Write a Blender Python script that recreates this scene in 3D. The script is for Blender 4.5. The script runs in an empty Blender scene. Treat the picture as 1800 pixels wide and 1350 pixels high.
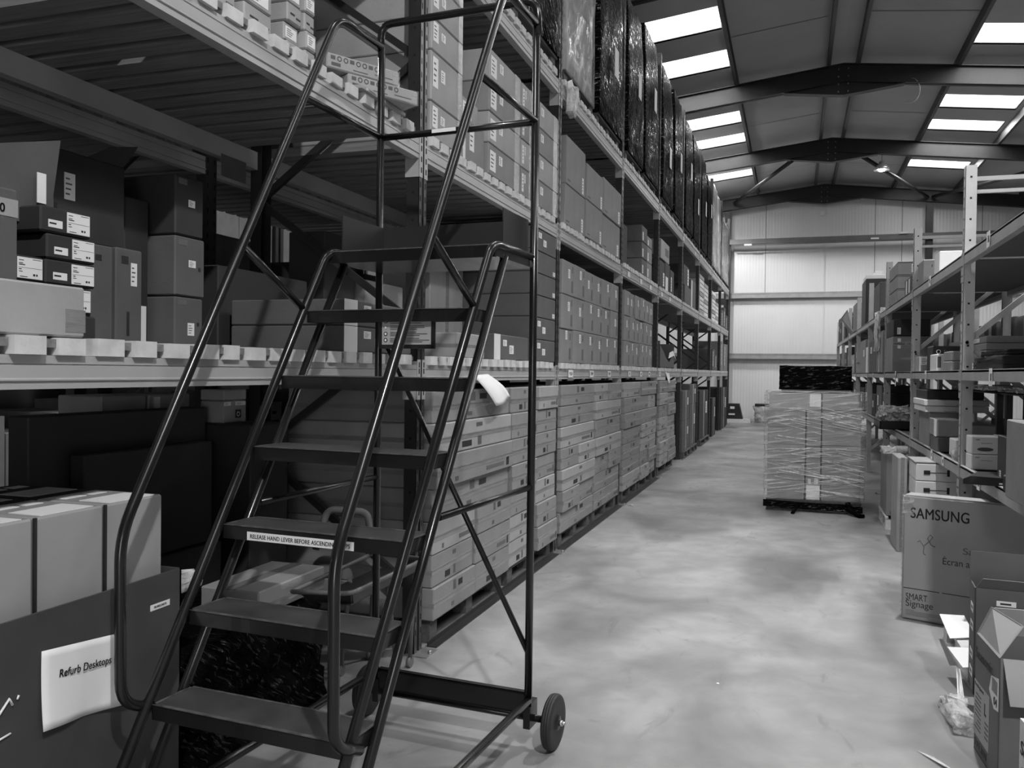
import bpy, bmesh, math, random
from mathutils import Vector, Matrix
from math import sin, cos, pi, radians, atan2, sqrt

random.seed(7)
SC = bpy.context.scene
COL = SC.collection

# ------------------------------------------------------------------ camera
F_PX = 1496.7                      # focal length for an 1800 px wide frame
YAW, PITCH, ROLL = 0.32038, -0.01511, 0.01274
cd = bpy.data.cameras.new('camera')
cd.sensor_fit = 'HORIZONTAL'; cd.sensor_width = 36.0
cd.lens = F_PX / 1800 * 36
cd.clip_start = 0.05; cd.clip_end = 200
cam = bpy.data.objects.new('camera', cd); COL.objects.link(cam)
fw = Vector((-sin(YAW) * cos(PITCH), cos(YAW) * cos(PITCH), sin(PITCH)))
rt0 = Vector((cos(YAW), sin(YAW), 0)); up0 = rt0.cross(fw)
rt = rt0 * cos(ROLL) + up0 * sin(ROLL); up = up0 * cos(ROLL) - rt0 * sin(ROLL)
cam.matrix_world = Matrix(((rt.x, up.x, -fw.x, 0), (rt.y, up.y, -fw.y, 0), (rt.z, up.z, -fw.z, 1.6), (0, 0, 0, 1)))
SC.camera = cam

# ------------------------------------------------------------------ world and exposure
w = bpy.data.worlds.new('overcast_sky'); SC.world = w; w.use_nodes = True
bg = w.node_tree.nodes['Background']
bg.inputs['Color'].default_value = (1, 1, 1, 1); bg.inputs['Strength'].default_value = 4.0
SC.view_settings.view_transform = 'Standard'; SC.view_settings.look = 'None'
SC.view_settings.gamma = 1.0; SC.view_settings.use_curve_mapping = False
SC.view_settings.exposure = 0.5

# ------------------------------------------------------------------ daylight through the rooflights and the high-bay lamps
RIDGE_X, RIDGE_Z, SLOPE = 0.82, 7.99, 0.115
def roof_z(x): return RIDGE_Z - SLOPE * abs(x - RIDGE_X)
RL_IN, RL_OUT = 2.15, 3.75
RL_Y = [(0.5, 1.5), (2.5, 3.5), (6.5, 7.5), (8.6, 9.6), (12.4, 13.4), (14.6, 15.6), (16.65, 17.65), (20.6, 21.6), (22.5, 23.45), (26.5, 27.45)]
RL_Y.remove((14.6, 15.6))
RL_Y += [(14.65, 15.65)]
for (ya, yb) in RL_Y:
    for s in (-1, 1):
        ld = bpy.data.lights.new('rooflight_daylight', 'AREA')
        ld.shape = 'RECTANGLE'; ld.size = RL_OUT - RL_IN; ld.size_y = yb - ya
        ld.energy = 40.0
        lo = bpy.data.objects.new('rooflight_daylight', ld); COL.objects.link(lo)
        xc = RIDGE_X + s * (RL_IN + RL_OUT) / 2
        lo.location = (xc, (ya + yb) / 2, roof_z(xc) - 0.004)
        lo.rotation_euler = (0, s * math.atan(SLOPE), 0)
LAMPS = [(2.04, 23.9, 420), (2.04, 12.45, 90), (2.04, -1.6, 1000), (-6.4, 6.5, 250), (-6.4, 18.0, 250), (1.0, 6.4, 1100), (-2.75, 27.2, 300)]
for (lx, ly, le) in LAMPS:
    ld = bpy.data.lights.new('high_bay_lamp_light', 'SPOT'); ld.spot_size = radians(80 if le > 1050 else 165); ld.spot_blend = 1.0 if le > 1050 else 0.35
    ld.energy = le; ld.shadow_soft_size = 0.09
    lo = bpy.data.objects.new('high_bay_lamp_light', ld); COL.objects.link(lo)
    lo.location = (lx, ly, 6.76)

# fill light added in a made-up opening behind the camera, brightening floor and cartons
DX0, DX1, DZ = 0.8, 4.0, 3.2
ld = bpy.data.lights.new('rear_fill_light', 'AREA'); ld.shape = 'RECTANGLE'; ld.size = DX1 - DX0; ld.size_y = DZ
ld.energy = 210.0; ld.spread = radians(36)
lo = bpy.data.objects.new('rear_fill_light', ld); COL.objects.link(lo)
lo.location = ((DX0 + DX1) / 2, -7.0, DZ / 2); lo.rotation_euler = (radians(-90), 0, 0)

# ------------------------------------------------------------------ materials
MATS = {}
def srgb(v):
    v = v / 255.0
    return v / 12.92 if v <= 0.04045 else ((v + 0.055) / 1.055) ** 2.4
def mat(name, g, rough=0.6, metal=0.0, noise=0.0, nscale=6.0, bump=0.0, bscale=40.0, stretch=(1, 1, 1), spec=0.5, coat=0.0, ramp=(0.3, 0.7)):
    if name in MATS: return MATS[name]
    m = bpy.data.materials.new(name); m.use_nodes = True
    nt = m.node_tree; b = nt.nodes['Principled BSDF']
    b.inputs['Base Color'].default_value = (g, g, g, 1)
    b.inputs['Roughness'].default_value = rough; b.inputs['Metallic'].default_value = metal
    b.inputs['Specular IOR Level'].default_value = spec
    if coat: b.inputs['Coat Weight'].default_value = coat
    if noise or bump:
        tc = nt.nodes.new('ShaderNodeTexCoord'); mp = nt.nodes.new('ShaderNodeMapping')
        mp.inputs['Scale'].default_value = stretch
        nt.links.new(tc.outputs['Object'], mp.inputs['Vector'])
    if noise:
        n = nt.nodes.new('ShaderNodeTexNoise'); n.inputs['Scale'].default_value = nscale; n.inputs['Detail'].default_value = 5
        nt.links.new(mp.outputs[0], n.inputs['Vector'])
        r = nt.nodes.new('ShaderNodeMapRange'); r.inputs['From Min'].default_value = ramp[0]; r.inputs['From Max'].default_value = ramp[1]
        r.inputs['To Min'].default_value = g * (1 - noise); r.inputs['To Max'].default_value = min(1, g * (1 + noise))
        nt.links.new(n.outputs['Fac'], r.inputs['Value']); nt.links.new(r.outputs[0], b.inputs['Base Color'])
    if bump:
        n2 = nt.nodes.new('ShaderNodeTexNoise'); n2.inputs['Scale'].default_value = bscale; n2.inputs['Detail'].default_value = 4
        nt.links.new(mp.outputs[0], n2.inputs['Vector'])
        bp = nt.nodes.new('ShaderNodeBump'); bp.inputs['Strength'].default_value = bump; bp.inputs['Distance'].default_value = 0.02
        nt.links.new(n2.outputs['Fac'], bp.inputs['Height']); nt.links.new(bp.outputs[0], b.inputs['Normal'])
    MATS[name] = m; return m

CARD = mat('brown_cardboard', 0.24, 0.75, noise=0.10, nscale=5, bump=0.08, bscale=60)
CARD2 = mat('pale_cardboard', 0.34, 0.7, noise=0.10, nscale=5, bump=0.08, bscale=60)
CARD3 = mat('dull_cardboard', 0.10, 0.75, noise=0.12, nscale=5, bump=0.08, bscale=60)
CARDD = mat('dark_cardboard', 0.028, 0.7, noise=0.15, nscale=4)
CARDW = mat('white_cardboard', 0.74, 0.6, noise=0.05, nscale=4)
TAPE = mat('packing_tape_film', 0.24, 0.18, noise=0.15, nscale=8, bump=0.15, bscale=25, stretch=(1, 1, 6))
PAPER = mat('white_paper', 0.82, 0.7, noise=0.03, nscale=3)
INK = mat('black_ink', 0.02, 0.6)
GREYINK = mat('grey_ink', 0.10, 0.6)
FAINT = mat('faint_print', 0.12, 0.7)
BEAM = mat('beam_enamel', 0.40, 0.38, noise=0.10, nscale=2.5, bump=0.03, bscale=30)
CONN = mat('connector_enamel', 0.42, 0.4, noise=0.08, nscale=6)
UPR = mat('dark_upright_enamel', 0.028, 0.35, noise=0.15, nscale=8)
SLOT = mat('slot_shadow', 0.006, 0.8)
GALV = mat('galvanised_steel', 0.38, 0.35, metal=0.7, noise=0.15, nscale=12)
GREYSTEEL = mat('grey_rack_enamel', 0.45, 0.42, noise=0.12, nscale=5)
GREYBEAM = mat('grey_beam_enamel', 0.36, 0.42, noise=0.12, nscale=5)
SHELFB = mat('shelf_board', 0.11, 0.7, noise=0.06, nscale=3)
WOODEND = mat('sawn_timber_end', 0.62, 0.7, noise=0.15, nscale=14, bump=0.1, bscale=50)
WOODG = mat('grey_timber', 0.20, 0.8, noise=0.25, nscale=10, stretch=(0.3, 6, 6))
WOODP = mat('pallet_timber', 0.09, 0.8, noise=0.3, nscale=8, stretch=(4, 0.5, 4))
LADDER = mat('ladder_enamel', 0.011, 0.25, noise=0.2, nscale=10, coat=0.15)
TREADR = mat('tread_rubber', 0.048, 0.48, noise=0.35, nscale=7)
EDGE = mat('worn_tread_edge', 0.085, 0.45, noise=0.5, nscale=30)
RUBBER = mat('tyre_rubber', 0.022, 0.6, noise=0.2, nscale=20)
PLASTIC = mat('black_plastic', 0.015, 0.35)
CHROME = mat('bright_steel', 0.6, 0.2, metal=1.0)
ROOFM = mat('roof_liner', 0.50, 0.8, noise=0.08, nscale=0.8, spec=0.2)
STEELD = mat('dark_structural_steel', 0.02, 0.45, noise=0.2, nscale=3)
STEELM = mat('grey_structural_steel', 0.13, 0.5, noise=0.15, nscale=3)
PURL = mat('purlin_steel', 0.07, 0.5, noise=0.25, nscale=2, stretch=(6, 0.5, 6))
WHITEM = mat('white_sheet_metal', 0.7, 0.5)

# end wall cladding with fine vertical ribs
def clad_mat():
    m = bpy.data.materials.new('ribbed_cladding'); m.use_nodes = True; nt = m.node_tree; b = nt.nodes['Principled BSDF']
    b.inputs['Base Color'].default_value = (0.66, 0.66, 0.66, 1); b.inputs['Roughness'].default_value = 0.4
    tc = nt.nodes.new('ShaderNodeTexCoord'); wv = nt.nodes.new('ShaderNodeTexWave')
    wv.wave_type = 'BANDS'; wv.bands_direction = 'X'; wv.inputs['Scale'].default_value = 3.2; wv.wave_profile = 'SIN'
    nt.links.new(tc.outputs['Object'], wv.inputs['Vector'])
    bp = nt.nodes.new('ShaderNodeBump'); bp.inputs['Strength'].default_value = 0.35; bp.inputs['Distance'].default_value = 0.01
    nt.links.new(wv.outputs['Fac'], bp.inputs['Height']); nt.links.new(bp.outputs[0], b.inputs['Normal'])
    n = nt.nodes.new('ShaderNodeTexNoise'); n.inputs['Scale'].default_value = 0.6; n.inputs['Detail'].default_value = 4
    nt.links.new(tc.outputs['Object'], n.inputs['Vector'])
    r = nt.nodes.new('ShaderNodeMapRange'); r.inputs['To Min'].default_value = 0.68; r.inputs['To Max'].default_value = 0.84
    nt.links.new(n.outputs['Fac'], r.inputs['Value']); nt.links.new(r.outputs[0], b.inputs['Base Color'])
    return m
CLAD = clad_mat()
WALLD = mat('dark_wall_cladding', 0.09, 0.6, noise=.1, nscale=1)

def floor_mat():
    m = bpy.data.materials.new('worn_concrete'); m.use_nodes = True; nt = m.node_tree; b = nt.nodes['Principled BSDF']
    tc = nt.nodes.new('ShaderNodeTexCoord')
    def noise(scale, detail, stretch=(1, 1, 1), dist=0.0, rough=0.5):
        mp = nt.nodes.new('ShaderNodeMapping'); mp.inputs['Scale'].default_value = stretch
        nt.links.new(tc.outputs['Object'], mp.inputs['Vector'])
        n = nt.nodes.new('ShaderNodeTexNoise'); n.inputs['Scale'].default_value = scale; n.inputs['Detail'].default_value = detail
        n.inputs['Distortion'].default_value = dist; n.inputs['Roughness'].default_value = rough
        nt.links.new(mp.outputs[0], n.inputs['Vector']); return n
    def mrange(src, a, bb, c, d):
        r = nt.nodes.new('ShaderNodeMapRange'); r.inputs['From Min'].default_value = a; r.inputs['From Max'].default_value = bb
        r.inputs['To Min'].default_value = c; r.inputs['To Max'].default_value = d
        nt.links.new(src, r.inputs['Value']); return r.outputs[0]
    def mul(a, c):
        x = nt.nodes.new('ShaderNodeMath'); x.operation = 'MULTIPLY'; nt.links.new(a, x.inputs[0])
        if isinstance(c, float): x.inputs[1].default_value = c
        else: nt.links.new(c, x.inputs[1])
        return x.outputs[0]
    n1 = noise(1.1, 6, (1, 0.7, 1), 0.6); n2 = noise(5, 6, dist=0.4); n3 = noise(2.2, 8, (1.2, 0.5, 1), 2.5, 0.6)
    c = mrange(n1.outputs['Fac'], 0.32, 0.68, 0.14, 0.36)
    c = mul(c, mrange(n2.outputs['Fac'], 0.3, 0.7, 0.88, 1.1))
    c = mul(c, mrange(n3.outputs['Fac'], 0.60, 0.72, 1.0, 0.72))
    nt.links.new(c, b.inputs['Base Color'])
    nt.links.new(mrange(n1.outputs['Fac'], 0.3, 0.7, 0.42, 0.58), b.inputs['Roughness'])
    bp = nt.nodes.new('ShaderNodeBump'); bp.inputs['Strength'].default_value = 0.05; bp.inputs['Distance'].default_value = 0.01
    nt.links.new(n2.outputs['Fac'], bp.inputs['Height']); nt.links.new(bp.outputs[0], b.inputs['Normal'])
    return m
FLOORM = floor_mat()

def film_mat(name, g, cover, rough=0.12, stretch=(1.2, 1.2, 9), bstr=0.9, rot=(0.5, 0.0, 0.4), scale=6.0, spec=0.5, glint=False, lo=0.35, hi=0.72):
    """stretch film: cover = 1 opaque, less lets what lies inside show through"""
    m = bpy.data.materials.new(name); m.use_nodes = True; nt = m.node_tree; b = nt.nodes['Principled BSDF']
    out = nt.nodes['Material Output']
    b.inputs['Base Color'].default_value = (g, g, g, 1); b.inputs['Roughness'].default_value = rough; b.inputs['Specular IOR Level'].default_value = spec
    tc = nt.nodes.new('ShaderNodeTexCoord'); mp = nt.nodes.new('ShaderNodeMapping')
    mp0 = nt.nodes.new('ShaderNodeMapping'); mp0.inputs['Rotation'].default_value = rot; mp.inputs['Scale'].default_value = stretch
    nt.links.new(tc.outputs['Object'], mp0.inputs['Vector']); nt.links.new(mp0.outputs[0], mp.inputs['Vector'])
    n = nt.nodes.new('ShaderNodeTexNoise'); n.inputs['Scale'].default_value = scale; n.inputs['Detail'].default_value = 5; n.inputs['Distortion'].default_value = 0.5
    nt.links.new(mp.outputs[0], n.inputs['Vector'])
    bp = nt.nodes.new('ShaderNodeBump'); bp.inputs['Strength'].default_value = bstr; bp.inputs['Distance'].default_value = 0.05
    nt.links.new(n.outputs['Fac'], bp.inputs['Height']); nt.links.new(bp.outputs[0], b.inputs['Normal'])
    if glint:
        n3 = nt.nodes.new('ShaderNodeTexNoise'); n3.inputs['Scale'].default_value = scale * 2.2; n3.inputs['Detail'].default_value = 3
        nt.links.new(mp.outputs[0], n3.inputs['Vector'])
        rg = nt.nodes.new('ShaderNodeMapRange'); rg.inputs['From Min'].default_value = 0.58; rg.inputs['From Max'].default_value = 0.66
        rg.inputs['To Min'].default_value = rough; rg.inputs['To Max'].default_value = 0.08
        nt.links.new(n3.outputs['Fac'], rg.inputs['Value']); nt.links.new(rg.outputs[0], b.inputs['Roughness'])
        rs = nt.nodes.new('ShaderNodeMapRange'); rs.inputs['From Min'].default_value = 0.58; rs.inputs['From Max'].default_value = 0.64; rs.inputs['To Min'].default_value = 0.015; rs.inputs['To Max'].default_value = 0.7
        nt.links.new(n3.outputs['Fac'], rs.inputs['Value']); nt.links.new(rs.outputs[0], b.inputs['Specular IOR Level'])
    if cover < 1:
        tr = nt.nodes.new('ShaderNodeBsdfTransparent'); mx = nt.nodes.new('ShaderNodeMixShader')
        r = nt.nodes.new('ShaderNodeMapRange'); r.inputs['From Min'].default_value = lo; r.inputs['From Max'].default_value = hi
        r.inputs['To Min'].default_value = cover * 0.35; r.inputs['To Max'].default_value = min(1, cover * 2.2)
        nt.links.new(n.outputs['Fac'], r.inputs['Value']); nt.links.new(r.outputs[0], mx.inputs[0])
        nt.links.new(tr.outputs[0], mx.inputs[1]); nt.links.new(b.outputs[0], mx.inputs[2])
        nt.links.new(mx.outputs[0], out.inputs['Surface'])
    MATS[name] = m; return m
BLACKFILM = film_mat('black_stretch_film', 0.004, 1.0, 0.5, stretch=(1.2, 1.2, 7), rot=(0.75, 0.1, 0), scale=5, bstr=1.0, spec=0.12, glint=True)
CLEARFILM = film_mat('clear_stretch_film', 0.9, 0.30, 0.08, stretch=(0.9, 0.9, 12), rot=(0, 0.14, 0), scale=3.2, lo=0.5, hi=0.74, spec=0.8)
CLOUDFILM = film_mat('cloudy_stretch_film', 0.62, 0.60, 0.2, stretch=(2, 2, 1.3), rot=(0.4, 0, 0), scale=2.2)
BUBBLE = film_mat('bubble_wrap_film', 0.7, 0.7, 0.12, stretch=(1, 1, 1), scale=30, bstr=1.0)
BAGFILM = film_mat('clear_bag_film', 0.85, 0.75, 0.15, stretch=(1, 1, 1), scale=9, bstr=1.0)

def glass_mat():
    m = bpy.data.materials.new('rooflight_sheet'); m.use_nodes = True; nt = m.node_tree
    b = nt.nodes['Principled BSDF']; out = nt.nodes['Material Output']
    b.inputs['Base Color'].default_value = (0.9, 0.9, 0.9, 1); b.inputs['Roughness'].default_value = 0.3
    tr = nt.nodes.new('ShaderNodeBsdfTransparent'); mx = nt.nodes.new('ShaderNodeMixShader'); mx.inputs[0].default_value = 0.25
    nt.links.new(tr.outputs[0], mx.inputs[1]); nt.links.new(b.outputs[0], mx.inputs[2]); nt.links.new(mx.outputs[0], out.inputs['Surface'])
    return m
PANE = glass_mat()
def emit_mat(name, s):
    m = bpy.data.materials.new(name); m.use_nodes = True; b = m.node_tree.nodes['Principled BSDF']
    b.inputs['Base Color'].default_value = (0.8, 0.8, 0.8, 1)
    b.inputs['Emission Color'].default_value = (1, 1, 1, 1); b.inputs['Emission Strength'].default_value = s
    return m
LAMPGLOW = emit_mat('lamp_glow', 18.0)

# ------------------------------------------------------------------ mesh builder
class MB:
    def __init__(s): s.v = []; s.f = []; s.m = []; s.sm = []
    def face(s, idx, m=0, smooth=False): s.f.append(idx); s.m.append(m); s.sm.append(smooth)
    def box(s, x0, x1, y0, y1, z0, z1, m=0, M=None):
        b = len(s.v)
        P = [(x0, y0, z0), (x1, y0, z0), (x1, y1, z0), (x0, y1, z0), (x0, y0, z1), (x1, y0, z1), (x1, y1, z1), (x0, y1, z1)]
        if M is not None: P = [tuple(M @ Vector(p)) for p in P]
        s.v += P
        for q in ((0, 3, 2, 1), (4, 5, 6, 7), (0, 1, 5, 4), (1, 2, 6, 5), (2, 3, 7, 6), (3, 0, 4, 7)):
            s.face([b + i for i in q], m)
        return s
    def cbox(s, c, d, m=0, rz=0.0, rx=0.0, ry=0.0):
        M = Matrix.Translation(c) @ Matrix.Rotation(rz, 4, 'Z') @ Matrix.Rotation(ry, 4, 'Y') @ Matrix.Rotation(rx, 4, 'X')
        return s.box(-d[0] / 2, d[0] / 2, -d[1] / 2, d[1] / 2, -d[2] / 2, d[2] / 2, m, M)
    def tube(s, pts, r, m=0, seg=12, caps=True, bend=0.0, bseg=5):
        P = [Vector(p) for p in pts]
        if bend > 0 and len(P) > 2:
            Q = [P[0]]
            for i in range(1, len(P) - 1):
                a = (P[i - 1] - P[i]); c = (P[i + 1] - P[i])
                d = min(bend, a.length * 0.48, c.length * 0.48)
                A = P[i] + a.normalized() * d; B = P[i] + c.normalized() * d
                for k in range(bseg + 1):
                    t = k / bseg
                    Q.append(A * (1 - t) ** 2 + P[i] * 2 * t * (1 - t) + B * t * t)
            Q.append(P[-1]); P = Q
        b = len(s.v); n = len(P)
        t0 = (P[1] - P[0]).normalized()
        nrm = t0.orthogonal().normalized()
        for i, p in enumerate(P):
            if i == 0: t = (P[1] - P[0]).normalized()
            elif i == n - 1: t = (P[-1] - P[-2]).normalized()
            else: t = ((P[i] - P[i - 1]).normalized() + (P[i + 1] - P[i]).normalized()).normalized()
            nrm = (nrm - t * nrm.dot(t)).normalized(); bi = t.cross(nrm)
            for k in range(seg):
                a = 2 * pi * k / seg
                s.v.append(tuple(p + (nrm * cos(a) + bi * sin(a)) * r))
        for i in range(n - 1):
            for k in range(seg):
                k2 = (k + 1) % seg
                s.face([b + i * seg + k, b + i * seg + k2, b + (i + 1) * seg + k2, b + (i + 1) * seg + k], m, True)
        if caps:
            s.face([b + k for k in range(seg)][::-1], m); s.face([b + (n - 1) * seg + k for k in range(seg)], m)
        return s
    def prism(s, prof, axis, a, b_, m=0, M=None, mats=None):
        """prof: list of 2-D points; axis 'Y': prof=(x,z); 'X': (y,z); 'Z': (x,y)"""
        def P(u, v, t):
            p = (u, t, v) if axis == 'Y' else ((t, u, v) if axis == 'X' else (u, v, t))
            return tuple(M @ Vector(p)) if M is not None else p
        b = len(s.v); n = len(prof)
        s.v += [P(u, v, a) for u, v in prof] + [P(u, v, b_) for u, v in prof]
        for i in range(n):
            j = (i + 1) % n
            s.face([b + i, b + j, b + n + j, b + n + i], mats[i] if mats else m)
        s.face([b + i for i in range(n)][::-1], m); s.face([b + n + i for i in range(n)], m)
        return s
    def cyl(s, c, axis, r, h, m=0, seg=24, r2=None):
        c = Vector(c); ax = Vector(axis).normalized(); o = ax.orthogonal().normalized(); q = ax.cross(o)
        b = len(s.v); r2 = r if r2 is None else r2
        for t, rr in ((-h / 2, r), (h / 2, r2)):
            for k in range(seg):
                a = 2 * pi * k / seg; s.v.append(tuple(c + ax * t + (o * cos(a) + q * sin(a)) * rr))
        for k in range(seg):
            k2 = (k + 1) % seg; s.face([b + k, b + k2, b + seg + k2, b + seg + k], m, True)
        s.face([b + k for k in range(seg)][::-1], m); s.face([b + seg + k for k in range(seg)], m)
        return s
    def lathe(s, c, axis, prof, m=0, seg=28):
        """prof: list of (radius, along)"""
        c = Vector(c); ax = Vector(axis).normalized(); o = ax.orthogonal().normalized(); q = ax.cross(o)
        b = len(s.v); n = len(prof)
        for r, t in prof:
            for k in range(seg):
                a = 2 * pi * k / seg; s.v.append(tuple(c + ax * t + (o * cos(a) + q * sin(a)) * r))
        for i in range(n - 1):
            for k in range(seg):
                k2 = (k + 1) % seg; s.face([b + i * seg + k, b + i * seg + k2, b + (i + 1) * seg + k2, b + (i + 1) * seg + k], m, True)
        s.face([b + k for k in range(seg)][::-1], m); s.face([b + (n - 1) * seg + k for k in range(seg)], m)
        return s
    def poly(s, pts, m=0, thick=0.0):
        """a flat polygon given thickness along its normal"""
        V = [Vector(p) for p in pts]; n = (V[1] - V[0]).cross(V[-1] - V[0]).normalized()
        b = len(s.v); k = len(V)
        s.v += [tuple(p) for p in V]
        if thick == 0: s.face(list(range(b, b + k)), m); return s
        s.v += [tuple(p - n * thick) for p in V]
        s.face([b + i for i in range(k)], m); s.face([b + k + i for i in range(k)][::-1], m)
        for i in range(k):
            j = (i + 1) % k; s.face([b + j, b + i, b + k + i, b + k + j], m)
        return s
    def mesh(s, name, mats, off=(0, 0, 0)):
        me = bpy.data.meshes.new(name)
        o = Vector(off)
        me.from_pydata([(p[0] - o.x, p[1] - o.y, p[2] - o.z) for p in s.v], [], s.f)
        for m_ in (mats if isinstance(mats, (list, tuple)) else [mats]): me.materials.append(m_)
        me.polygons.foreach_set('material_index', s.m); me.polygons.foreach_set('use_smooth', s.sm)
        me.update(); return me
    def build(s, name, mats, parent=None, off=None):
        if off is None: off = parent_world(parent) if parent is not None else (0, 0, 0)
        return link(name, s.mesh(name, mats, off), parent)
def parent_world(o):
    p = Vector((0, 0, 0))
    while o is not None: p += o.location; o = o.parent
    return p
def link(name, data, parent=None, loc=(0, 0, 0)):
    o = bpy.data.objects.new(name, data); COL.objects.link(o); o.location = loc
    if parent is not None: o.parent = parent
    return o
def tag(o, label=None, cat=None, group=None, kind=None):
    if label: o['label'] = label
    if cat: o['category'] = cat
    if group: o['group'] = group
    if kind: o['kind'] = kind
    return o
def thing(name, label, cat, loc=(0, 0, 0), group=None, rz=0.0):
    o = link(name, None, None, loc); o.rotation_euler.z = rz; o.empty_display_size = 0.1
    return tag(o, label, cat, group)
def single(name, mb, mats, label, cat, group=None, kind=None, base=None):
    """a thing that is one mesh; its origin goes to base"""
    base = base or (0, 0, 0)
    o = link(name, mb.mesh(name, mats, base), None, base)
    return tag(o, label, cat, group, kind)
def struct(name, mb, mats):
    o = link(name, mb.mesh(name, mats), None); o['kind'] = 'structure'; return o
ORD = ['first', 'second', 'third', 'fourth', 'fifth', 'sixth', 'seventh', 'eighth', 'ninth', 'tenth', 'eleventh', 'twelfth']
def text_mesh(txt, size, m, bold=0.0, align='LEFT', shear=0.0, xscale=1.0):
    cu = bpy.data.curves.new('lettering', 'FONT'); cu.body = txt; cu.size = size
    cu.align_x = align; cu.space_character = 1 + bold * 3; cu.shear = shear; cu.extrude = 0.0004
    ob = bpy.data.objects.new('lettering', cu); COL.objects.link(ob)
    dg = bpy.context.evaluated_depsgraph_get(); dg.update()
    me = bpy.data.meshes.new_from_object(ob.evaluated_get(dg))
    bpy.data.objects.remove(ob); bpy.data.curves.remove(cu)
    me.name = 'lettering'
    for v in me.vertices: v.co.x *= xscale
    if bold:
        bm = bmesh.new(); bm.from_mesh(me); src = list(bm.verts) + list(bm.edges) + list(bm.faces)
        for (a, b) in ((1, 0), (.5, .5), (.5, -.3)):
            g = bmesh.ops.duplicate(bm, geom=src)['geom']
            bmesh.ops.translate(bm, verts=[e for e in g if isinstance(e, bmesh.types.BMVert)], vec=(a * bold * 2.2 * size, b * bold * 1.5 * size, 0.00001 * (1 + a + b)))
        bm.to_mesh(me); bm.free()
    me.materials.clear(); me.materials.append(m)
    return me
def place_text(me, name, parent, loc, facing, rot=0.0):
    """facing: '+X' reads along +Y... the aisle side; '-Y' reads along +X; '-X' reads along -Y; '+Z' lies flat"""
    o = link(name, me, parent, loc)
    if facing == '-Y': M = Matrix.Rotation(pi / 2, 3, 'X')
    elif facing == '+X': M = Matrix.Rotation(pi / 2, 3, 'Z') @ Matrix.Rotation(pi / 2, 3, 'X')
    elif facing == '-X': M = Matrix.Rotation(-pi / 2, 3, 'Z') @ Matrix.Rotation(pi / 2, 3, 'X')
    else: M = Matrix.Identity(3)
    M = M @ Matrix.Rotation(rot, 3, 'Z')
    o.rotation_euler = M.to_euler()
    return o

# ------------------------------------------------------------------ the building shell
XW0, XW1, YW0, YW1 = -12.2, 13.8, -7.0, 30.0
m = MB(); m.box(XW0 - .2, XW1 + .2, YW0 - .2, YW1 + .2, -0.2, 0.0); struct('floor', m, FLOORM)
def gable_prof(z0=0.0):
    return [(XW0, z0), (XW1, z0), (XW1, roof_z(XW1)), (RIDGE_X, RIDGE_Z), (XW0, roof_z(XW0))]
m = MB(); m.prism(gable_prof(), 'Y', YW1, YW1 + 0.15); struct('wall_back', m, CLAD)
m = MB()
m.prism([(XW0, 0), (DX0, 0), (DX0, DZ), (DX1, DZ), (DX1, 0), (XW1, 0), (XW1, roof_z(XW1)), (RIDGE_X, RIDGE_Z), (XW0, roof_z(XW0))], 'Y', YW0 - 0.15, YW0); struct('wall_front', m, WALLD)  # wall opening added for the fill light, out of view
m = MB(); m.box(DX0 - .12, DX0, YW0, YW0 + .1, 0, DZ + .12); m.box(DX1, DX1 + .12, YW0, YW0 + .1, 0, DZ + .12); m.box(DX0, DX1, YW0, YW0 + .1, DZ, DZ + .12)
struct('added_door_1', m, GREYBEAM)  # frame around the added opening, unseen behind the camera
m = MB(); m.box(XW0 - 0.15, XW0, YW0, YW1, 0, roof_z(XW0)); struct('wall_left', m, WALLD)
m = MB(); m.box(XW1, XW1 + 0.15, YW0, YW1, 0, roof_z(XW1)); struct('wall_right', m, WALLD)
# cladding panel joints on the end wall
m = MB()
for x in (-5.6, 0.86, 7.3): m.box(x - 0.02, x + 0.02, YW1 - 0.02, YW1 - 0.001, 0, 6.0)
struct('trim_1', m, WHITEM)
m = MB()
for x in (-1.0, 2.4, 3.2, 5.5): m.box(x - 0.008, x + 0.008, YW1 - 0.006, YW1 - 0.001, 4.35, roof_z(x) - .1)
struct('trim_2', m, STEELM)

# roof with openings for the rooflights
ys = sorted(set([YW0, YW1] + [y for p in RL_Y for y in p]))
for s, nm in ((-1, 'ceiling'), (1, 'ceiling.001')):
    m = MB(); xo = (RIDGE_X - XW0) if s < 0 else (XW1 - RIDGE_X)
    cuts = [0, RL_IN, RL_OUT, xo]
    for i in range(3):
        for j in range(len(ys) - 1):
            if i == 1 and any(abs(ys[j] - a) < 1e-6 for a, b in RL_Y): continue
            u0, u1 = cuts[i], cuts[i + 1]; xa, xb = RIDGE_X + s * u0, RIDGE_X + s * u1
            za, zb = RIDGE_Z - SLOPE * u0, RIDGE_Z - SLOPE * u1; t = 0.08
            b = len(m.v)
            m.v += [(xa, ys[j], za), (xb, ys[j], zb), (xb, ys[j + 1], zb), (xa, ys[j + 1], za),
                    (xa, ys[j], za + t), (xb, ys[j], zb + t), (xb, ys[j + 1], zb + t), (xa, ys[j + 1], za + t)]
            for q in ((0, 1, 2, 3), (7, 6, 5, 4), (0, 4, 5, 1), (1, 5, 6, 2), (2, 6, 7, 3), (3, 7, 4, 0)): m.face([b + k for k in q])
    struct(nm, m, ROOFM)
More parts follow.
